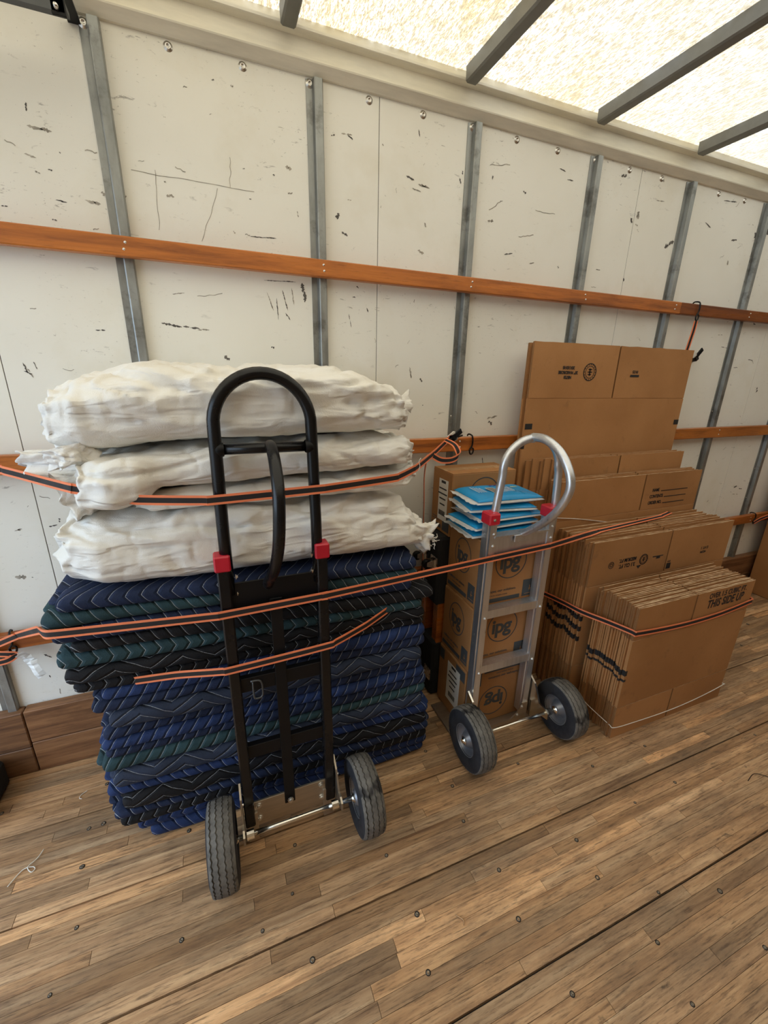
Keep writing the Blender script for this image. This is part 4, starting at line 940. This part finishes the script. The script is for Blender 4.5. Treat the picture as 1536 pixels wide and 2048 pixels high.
def flat_box(parts, x0, x1, y0, y1, zt, cr_hi, cr_lo, split, bars, seed, jag=0.003, z0=0.0):
    """returns {part name: [MB, ...]}: a folded-flat box, two sheets, slotted flaps above and below the body"""
    th = (y1 - y0); ya, yb = y0, y0 + th * 0.46; yc, yd = y0 + th * 0.54, y1
    out = []
    def P(name, *a, **k):
        mb = MB(); cbox(mb, *a, **k); out.append((name, mb))
    g = 0.0042
    P('front_panel', x0, x1, ya, yb, cr_lo + 0.0022, cr_hi - 0.0022, edge_left=False)
    P('flap', x0 + 0.001, split - g, ya + 0.0003, yb, cr_hi + 0.0022, zt, jag=jag, seed=seed)
    P('flap', split + g, x1 - 0.001, ya + 0.0003, yb, cr_hi + 0.0022, zt + nz(seed) * 0.002, jag=jag, seed=seed + 2)
    if cr_lo > z0:
        P('flap', x0 + 0.001, split - g + 0.01, ya + 0.0003, yb, z0 + 0.001, cr_lo - 0.0022)
        P('flap', split + g + 0.01, x1 - 0.001, ya + 0.0003, yb, z0 + 0.001, cr_lo - 0.0022)
    P('rear_panel', x0 + 0.0005, x1, yc, yd, cr_lo, cr_hi, edge_left=False)
    P('rear_flap', x0 + 0.0005, split - g, yc, yd, cr_hi, zt - 0.002, jag=jag * 0.7, seed=seed + 5)
    P('rear_flap', split + g, x1, yc, yd, cr_hi, zt - 0.002, jag=jag * 0.7, seed=seed + 6)
    P('rear_flap', x0 + 0.0005, split - g + 0.01, yc, yd, z0 + 0.001, cr_lo)
    P('rear_flap', split + g + 0.01, x1, yc, yd, z0 + 0.001, cr_lo)
    mb = MB(); mb.box(x0 + 0.002, x1 - 0.002, ya + 0.0018, yd - 0.001, cr_lo - 0.0026, cr_lo + 0.0026); mb.box(x0 + 0.002, x1 - 0.002, ya + 0.0018, yd - 0.001, cr_hi - 0.0026, cr_hi + 0.0026)
    mb.box(x0 + 0.0006, x0 + 0.002, ya + th * .2, yd - th * .2, cr_lo, cr_hi)
    out.append(('crease', mb))
    if bars:
        mb = MB()
        for z, h in bars: mb.box(x0 - 0.0006, x0 + 0.012, ya - 0.0004, yd + 0.0002, z - h / 2, z + h / 2)
        out.append(('printed_mark', mb))
    return out
PMAT = {'printed_mark': INK}
def stack(name_front, label_front, label_rest, group, x0, x1, yfront, yback, zt, cr_hi, cr_lo, split, n, bars, seed, gaps=(), xj=0.010, zj=0.005, drift=0.0):
    pitch = (yback - yfront - 0.006 * len(gaps)) / n; y = yfront; front = None; rr = random.Random(seed)
    for i in range(n):
        if i in gaps: y += 0.006
        dx = rr.uniform(-xj, xj) + drift * i; dz = rr.uniform(-zj, zj * 0.6) if i else 0
        if i and rr.random() < 0.12: dz -= rr.uniform(0.004, 0.014); 
        bz = 0.012 * sin(i * 0.45 + seed)
        parts = flat_box(None, x0 + dx, x1 + dx * 0.6, y, y + pitch * 0.86, zt + dz, cr_hi + dz * 0.6, cr_lo, split + dx + rr.uniform(-.004, .004), [(z + bz * 0.5, h) for z, h in bars], seed + i * 1.7)
        if i == 0:
            t = thing('flattened_box', label_front, 'cardboard box', (0, 0, 0), 0, group); front = t
            for nm, mb in parts: mb.build(nm, [CARD, EDGE, INK, SIDE] if nm != 'printed_mark' else INK, t)
        else:
            mb = MB()
            for nm, p in parts: mb.add(p.v, p.f, 0); mb.mi[-len(p.f):] = [2 if nm == 'printed_mark' else k for k in p.mi]
            o = mb.build('flattened_box', [CARD, EDGE, INK, SIDE]); tag(o, label_rest if n > 7 else label_rest + ', ' + ('', 'second', 'third', 'fourth', 'fifth', 'sixth', 'seventh')[i] + ' back', 'cardboard box', group)
        y += pitch
    return front
f1 = stack('', 'flattened box printed THIS SIDE UP, frontmost of the low bundle', 'flattened box within the low bundle behind the one printed THIS SIDE UP', 'low bundle of flattened boxes tied with twine', 1.497, 2.238, .970, 1.172, .654, .505, .166, 1.842, 22, [(.345, .026), (.308, .011)], 3.0, gaps=(7, 15))
f2 = stack('', 'flattened box with round seal, frontmost of the second bundle', 'flattened box inside the second bundle, behind the one with round seal', 'second bundle of flattened boxes', 1.466, 2.412, 1.208, 1.420, .844, .632, .215, 1.958, 22, [(.478, .024), (.425, .024), (.372, .024)], 11.0, gaps=(4, 19))
f3 = stack('', 'flattened box with NAME and CONTENTS lines, frontmost of the third bundle', 'flattened box behind the one with NAME and CONTENTS lines', 'third bundle of flattened boxes', 1.448, 2.430, 1.432, 1.500, 1.060, .868, .23, 1.995, 7, [], 23.0, gaps=())
f4 = stack('', 'plain flattened box whose top shows below the tall wardrobe box', 'plain flattened box leaning just in front of the tall wardrobe boxes', 'fourth bundle of flattened boxes', 1.500, 2.385, 1.512, 1.572, 1.150, 1.00, .30, 1.92, 6, [], 31.0, xj=0.02, drift=-0.030, zj=0.012)
f5 = stack('', 'tall wardrobe box lying flat against the wall, round seal on its flap', 'tall wardrobe box pressed behind the front wardrobe box', 'tall flattened wardrobe boxes', 1.330, 2.372, 1.582, 1.618, 1.667, 1.424, .30, 1.846, 3, [(1.208, .026)], 44.0, xj=0.010)
ink = lambda p, nm, polys, o, r=Xp, u=Zp: flat_print(p, nm, polys, o, r, u, INK)
# print on the low bundle
lettering(f1, 'OVER 1.5 CUBIC FT.', (2.050, .9694, .627), Xp, Zp, .036, INK, .0008, 0.0, 1.05, .78)
lettering(f1, 'THIS SIDE UP', (2.045, .9694, .586), Xp, Zp, .056, INK, .0015, 0.12, 1.05, .74)
# second bundle: upside-down print and seal
def seal(p, o, r, u, R0, sx=1.0):
    ink(p, 'round_seal', ring(0, 0, R0, R0 * .10, 36, sx) + ring(0, 0, R0 * .70, R0 * .06, 36, sx) + [rect(-R0 * .35 * sx, R0 * .35 * sx, -R0 * .06, R0 * .06), rect(-R0 * .06 * sx, R0 * .1 * sx, -R0 * .4, R0 * .42), rect(-R0 * .3 * sx, R0 * .25 * sx, -R0 * .36, -R0 * .24), rect(-R0 * .22 * sx, R0 * .3 * sx, R0 * .22, R0 * .32)] + [[(R0 * .85 * cos(a) * sx - .002, R0 * .85 * sin(a) - .002), (R0 * .85 * cos(a) * sx + .002, R0 * .85 * sin(a) - .002), (R0 * .85 * cos(a) * sx + .002, R0 * .85 * sin(a) + .002), (R0 * .85 * cos(a) * sx - .002, R0 * .85 * sin(a) + .002)] for a in [k * .39 for k in range(16)]], o, r, u)
y2 = 1.2074
lettering(f2, '3.1 CU. FT.', (1.690, y2, .708), Xm, Zm, .026, INK, .0008, 0, 1.0, .85); lettering(f2, 'MEDIUM FT.', (1.690, y2, .736), Xm, Zm, .024, INK, .0008, 0, 1.0, .85)
seal(f2, (1.795, y2, .722), Xm, Zm, .027)
ink(f2, 'printed_icon', ring(1.590, .722, .017, .003, 20) + ring(1.590, .722, .009, .003, 16) + [[(1.755, .695), (1.785, .695), (1.770, .678)], rect(1.855, 1.925, .722, .727), rect(1.88, 1.905, .712, .722), rect(1.966, 1.995, .645, .675), rect(1.970, 1.976, .680, .688), rect(1.982, 1.988, .680, .688)], (0, y2, 0))
lettering(f2, '12 HT. 1', (2.228, y2, .722), Xm, Zm, .020, INK, .0004, 0, 1, .8); lettering(f2, '442394', (2.222, y2, .700), Xm, Zm, .018, INK, .0004, 0, 1, .8)
# third bundle: name / contents lines
y3 = 1.4314
for k, (s_, xl) in enumerate((('NAME', 2.100), ('CONTENTS', 2.112), ('ORDER NO.', 2.110))):
    z = .972 - .034 * k
    lettering(f3, s_, (xl, y3, z), Xp, Zp, .024, INK, .0008, 0, 1, .78)
    ink(f3, 'write_in_line', [rect(xl + (.040 if k == 0 else .060), 2.345 - .004 * k, z - .009, z - .005)], (0, y3, 0))
# wardrobe box: upside-down print, seal, tape marks
y5 = 1.5812
seal(f5, (1.672, y5, 1.545), Xm, Zm, .040)
for k, s_ in enumerate(('NB720', '20" WARDROBE', '20X18X45')): lettering(f5, s_, (1.540, y5, 1.520 + .021 * k), Xm, Zm, .019, INK, .0008, 0, 1, .85)
lettering(f5, '01/25', (1.970, y5, 1.552), Xm, Zm, .019, INK, .0005, 0, 1, .9); ink(f5, 'printed_bar', [rect(1.940, 2.000, 1.527, 1.538)], (0, y5, 0))
ink(f5, 'printed_mark', [rect(1.331, 1.372, 1.286, 1.312), rect(2.335, 2.371, 1.286, 1.312)], (0, y5, 0))
for f in (f1, f2, f3, f4, f5):
    c = [ch for ch in f.children if ch.name.startswith('front_panel')][0]; v = [c.data.vertices[0].co]
    rebase(f, (sum(q.co.x for q in c.data.vertices) / len(c.data.vertices), min(q.co.y for q in c.data.vertices), 0))
# twine
tw = MB(); tw.tube(smooth_path([(1.489, 1.17, .085), (1.487, 1.10, .072), (1.490, .99, .066), (1.500, .967, .062), (1.62, .9665, .050), (1.85, .9665, .040), (2.05, .9665, .048), (2.235, .967, .072), (2.245, .98, .075), (2.247, 1.10, .08)], 6), 0.0018, 6)
tag(tw.build('twine', TWINE, None, smooth=True), 'white cotton twine tied round the low bundle of boxes', 'twine')
tw = MB(); tw.tube(smooth_path([(1.440, 1.495, .900), (1.440, 1.44, .893), (1.452, 1.429, .890), (1.52, 1.4285, .880), (1.60, 1.4285, .868), (1.8, 1.4285, .83)], 6), 0.0016, 6)
tag(tw.build('twine', TWINE, None, smooth=True), 'white twine round the bundle with NAME and CONTENTS lines', 'twine')
# big carton at the frame edge, against the wall
t = thing('carton', 'large brown carton against the wall, cut by the picture edge', 'carton', (3.98, 1.37, 0))
MB().box(-.33, .33, -.26, .26, .001, 1.05, c=0.004).build('carton_body', CARD, t)
for s in (-1, 1): MB().box(-.329, .329, min(.001 * s, .259 * s), max(.001 * s, .259 * s), 1.05, 1.055).build('flap', CARD, t)
MB().box(-.3315, -.3302, -.03, .03, .2, 1.05).build('packing_tape', TAPE, t)

# ================================================================== STRAPS
def ribbon(mb, pts, ups, w0, w1, th):
    """flat band between offsets w0..w1 across its width"""
    N = len(pts); vs = []; fs = []
    for i in range(N):
        T = (pts[min(i + 1, N - 1)] - pts[max(i - 1, 0)]).normalized(); u = (ups[i] - T * ups[i].dot(T)).normalized(); n = T.cross(u)
        for a in (w0, w1):
            for b in (-th / 2, th / 2): vs.append(pts[i] + u * a + n * b)
    for i in range(N - 1):
        k = i * 4; q = k + 4
        fs += [(k, q, q + 1, k + 1), (k + 2, k + 3, q + 3, q + 2), (k, k + 2, q + 2, q), (k + 1, q + 1, q + 3, k + 3)]
    fs += [(0, 1, 3, 2), ((N - 1) * 4, (N - 1) * 4 + 2, (N - 1) * 4 + 3, (N - 1) * 4 + 1)]
    mb.add(vs, fs)
def strap(parent, pts, ups=None, W=0.0255, sub_n=8, th=0.0016):
    P = smooth_path(pts, sub_n)
    if ups is None: U = [Vector((0, 0, 1))] * len(P)
    else: U = smooth_path(ups, sub_n)
    h = W / 2; e = h * 0.56
    for nm, a, b, mt, t_ in (('webbing', -e, e, WEB, th), ('edge_stripe', e - 0.0004, h, ORANGE, th * 1.15), ('edge_stripe', -h, -e + 0.0004, ORANGE, th * 1.15)):
        mb = MB(); ribbon(mb, P, U, a, b, t_); mb.build(nm, mt, parent)
def lin(pts, n=4):
    """keep straight runs straight: add points close to each corner"""
    P = [Vector(p) for p in pts]; out = [P[0]]
    for a, b in zip(P[:-1], P[1:]):
        d = b - a; k = min(0.3, 0.02 / max(d.length, 1e-6)); out += [a + d * k, a + d * (1 - k)]
    return out + [P[-1]]
def s_hook(parent, x, y, z, h=0.07, r=0.0035):
    """S-shaped wire hook over a rail: top bend behind, eye below"""
    p = [(x - .004, y + .030, z + .002), (x - .004, y + .020, z + .010), (x, y - .002, z + .006), (x + .003, y - .007, z - .012), (x + .002, y - .007, z - h * .6), (x - .006, y - .006, z - h * .85), (x - .010, y - .006, z - h), (x - .004, y - .006, z - h - .016), (x + .008, y - .006, z - h - .012), (x + .010, y - .006, z - h * .9), (x + .002, y - .006, z - h * .8)]
    return MB().tube(smooth_path(p, 5), r, 8).build('hook', BLACKP, parent, smooth=True)
def buckle(parent, c, dirv, L=0.075):
    """cam buckle: bright body, black lever"""
    d = Vector(dirv).normalized(); n = Vector((0, -1, 0)); n = (n - d * n.dot(d)).normalized(); s = d.cross(n); M_ = Matrix((d, s, n)).transposed().to_4x4(); M_.translation = Vector(c)
    mb = MB(); mb.box(-L * .5, L * .12, -.017, .017, -.002, .004, c=.001)
    for k in (-1, 1): mb.prism([(-L * .35, 0), (-L * .3, .020), (-L * .1, .024), (L * .1, .012), (L * .12, 0)], 'y', k * .015 - .0012, k * .015 + .0012)
    o = mb.build('buckle', ZINC, parent); o.matrix_local = M_
    lv = MB(); lv.box(-L * .1, L * .55, -.012, .012, .010, .018, c=.003); lv.lathe([(-.016, .0001), (-.016, .009), (.016, .009), (.016, .0001)], c=(-L * .2, 0, .012), axis='y', n=12)
    o2 = lv.build('lever', BLACKM, o); 
    return o
t = thing('tie_strap', 'upper orange-edged black strap across the white sacks', 'strap')
strap(t, lin([(-.95, 1.630, 1.222), (-.560, 1.43, 1.247), (-.345, 1.190, 1.240), (-.20, 1.140, 1.210), (-.030, 1.094, 1.206), (.262, 1.094, 1.213), (.50, 1.140, 1.217), (.600, 1.215, 1.225), (.78, 1.42, 1.233), (.935, 1.585, 1.256)]), sub_n=4)
strap(t, [(.755, 1.385, 1.226), (.80, 1.40, 1.205), (.865, 1.43, 1.198), (.905, 1.45, 1.212), (.908, 1.49, 1.245), (.885, 1.53, 1.262)], [(0, 0, 1), (0, 0, 1), (0, 0, 1), (.4, 0, 1), (1, 0, .4), (1, 0, .3)], 0.024)
buckle(t, (.965, 1.600, 1.268), (1, .35, .55)); s_hook(t, 1.088, 1.644, 1.252, .062)
mb = MB(); mb.tube([(.97, 1.605, 1.255), (1.03, 1.632, 1.262)], 0.004, 6); mb.build('hook_shank', BLACKM, t, smooth=True)
rebase(t, (.117, 1.094, 1.205))
t = thing('tie_strap', 'long orange-edged black strap across both hand trucks', 'strap')
strap(t, lin([(-.80, 1.628, .595), (-.655, 1.50, .695), (-.500, 1.25, .838), (-.448, 1.148, .876), (-.33, 1.128, .878), (-.040, 1.084, .882), (.268, 1.084, .889), (.905, 1.176, .870), (1.186, 1.178, .884), (1.452, 1.255, .868), (1.60, 1.305, .853), (2.08, 1.367, .850), (2.20, 1.40, .850)]),
      lin([(0, -.3, 1), (0, -.4, 1), (0, -.2, 1), (0, 0, 1), (0, 0, 1), (0, 0, 1), (0, 0, 1), (0, 0, 1), (0, 0, 1), (0, .5, 1), (.05, 1, .25), (.05, 1, .1), (.05, 1, .1)]), sub_n=4)
s_hook(t, -.738, 1.644, .622, .05)
rebase(t, (.117, 1.084, .88))
t = thing('tie_strap', 'orange-edged strap running low across the black hand truck', 'strap')
strap(t, lin([(-.285, 1.175, .668), (-.17, 1.140, .683), (-.034, 1.080, .703), (.268, 1.080, .716), (.40, 1.128, .728), (.53, 1.19, .745)]), sub_n=4)
rebase(t, (.117, 1.08, .70))
t = thing('tie_strap', 'orange-edged strap bent round the low bundle of flattened boxes', 'strap')
strap(t, [(1.440, 1.46, .488), (1.447, 1.418, .493), (1.452, 1.30, .507), (1.455, 1.20, .516), (1.470, 1.08, .534), (1.484, .985, .545), (1.487, .966, .545), (1.505, .9635, .543), (1.65, .9632, .531), (1.82, .9632, .523), (2.02, .9632, .526), (2.22, .9632, .545), (2.243, .966, .548), (2.250, .99, .55), (2.26, 1.15, .56)], sub_n=5)
rebase(t, (1.487, .966, .545))
t = thing('tie_strap', 'dark strap hanging edge-on by the wall behind the sacks', 'strap')
strap(t, [(.800, 1.52, 1.20), (.806, 1.55, 1.11), (.814, 1.555, .98), (.818, 1.555, .80), (.832, 1.55, .58), (.845, 1.55, .45)], [(.35, 1, 0)] * 6)
strap(t, lin([(.835, 1.56, .66), (.87, 1.60, .72), (.89, 1.64, .76)]), [(.3, 1, 0)] * 6, .008)
rebase(t, (.81, 1.55, .45))
t = thing('tie_strap', 'short orange strap on a black hook over the upper rail', 'strap')
s_hook(t, 2.412, 1.644, 1.899, .065)
strap(t, [(2.412, 1.638, 1.815), (2.412, 1.640, 1.77), (2.408, 1.645, 1.70), (2.400, 1.650, 1.60), (2.398, 1.655, 1.45)], [(1, -.3, 0)] * 5, .022)
buckle(t, (2.515, 1.672, 1.648), (.75, -.1, 1), .085)
rebase(t, (2.41, 1.64, 1.6))
t = thing('strap_tail', 'bunched black strap end with plastic tag, below the lowest rail', 'strap')
strap(t, [(-.86, 1.638, .60), (-.80, 1.632, .572), (-.755, 1.628, .560), (-.735, 1.630, .550), (-.76, 1.626, .535), (-.82, 1.63, .53)], None, .024)
tg = MB(); vs = []
for i in range(13):
    k = i / 12; c = Vector((-.722 + .052 * k, 1.628 + .012 * sin(k * 5), .552 - .10 * k)); wv = Vector((.013, 0, .008)) * (1 + .5 * nz(k * 9, 3)); b = .012 * nz(k * 17, 8)
    vs += [c - wv + Vector((0, b, 0)), c + Vector((0, -b, 0)), c + wv + Vector((0, b, 0))]
tg.add(vs, [f for i in range(12) for f in ((3 * i, 3 * i + 3, 3 * i + 4, 3 * i + 1), (3 * i + 1, 3 * i + 4, 3 * i + 5, 3 * i + 2))]); o = tg.build('plastic_tag', FILM, t)
o.modifiers.new('thickness', 'SOLIDIFY').thickness = 0.0008
rebase(t, (-.76, 1.63, .53))
t = thing('tie_strap', 'dark strap hooked to the lowest rail beside the large carton', 'strap')
s_hook(t, 3.50, 1.644, .624, .05); strap(t, [(3.50, 1.636, .565), (3.56, 1.62, .60), (3.63, 1.58, .63), (3.642, 1.45, .64), (3.642, 1.2, .64)], None, .025); rebase(t, (3.55, 1.62, .6))

# ================================================================== LITTER ON THE FLOOR
def bit(name, label, pts, r, mat, cat='debris', group=None):
    o = MB().tube(smooth_path(pts, 5), r, 6).build(name, mat, None, smooth=True); tag(o, label, cat, group); return o
bit('wire_tie', 'bent white wire tie lying on the floor planks', [(-.728, 1.213, .003), (-.703, 1.252, .003), (-.677, 1.252, .004), (-.668, 1.243, .003), (-.676, 1.236, .003), (-.690, 1.256, .005), (-.672, 1.277, .003), (-.662, 1.302, .003)], .0014, TWINE)
bit('wire_tie', 'small hooked piece of wire near the kick boards', [(-.581, 1.492, .002), (-.598, 1.481, .002), (-.601, 1.468, .002), (-.592, 1.462, .002)], .0011, TWINE)
bit('straw', 'yellow straw on the floor in front of the low box bundle', [(1.545, .955, .002), (1.58, .90, .003), (1.60, .84, .002)], .0012, TAPE)
bit('straw', 'short pale straw beside the black truck wheel', [(.42, .975, .002), (.445, .972, .003)], .0014, TAPE)
bit('splinter', 'thin dark splinter on the bright planks in the corner', [(1.84, .62, .002), (1.90, .63, .004), (1.94, .60, .002)], .0012, DKGAP)
bit('splinter', 'pale wood splinter standing out near the lower middle', [(.52, .66, .002), (.535, .64, .003), (.53, .63, .002)], .0018, TAPE)
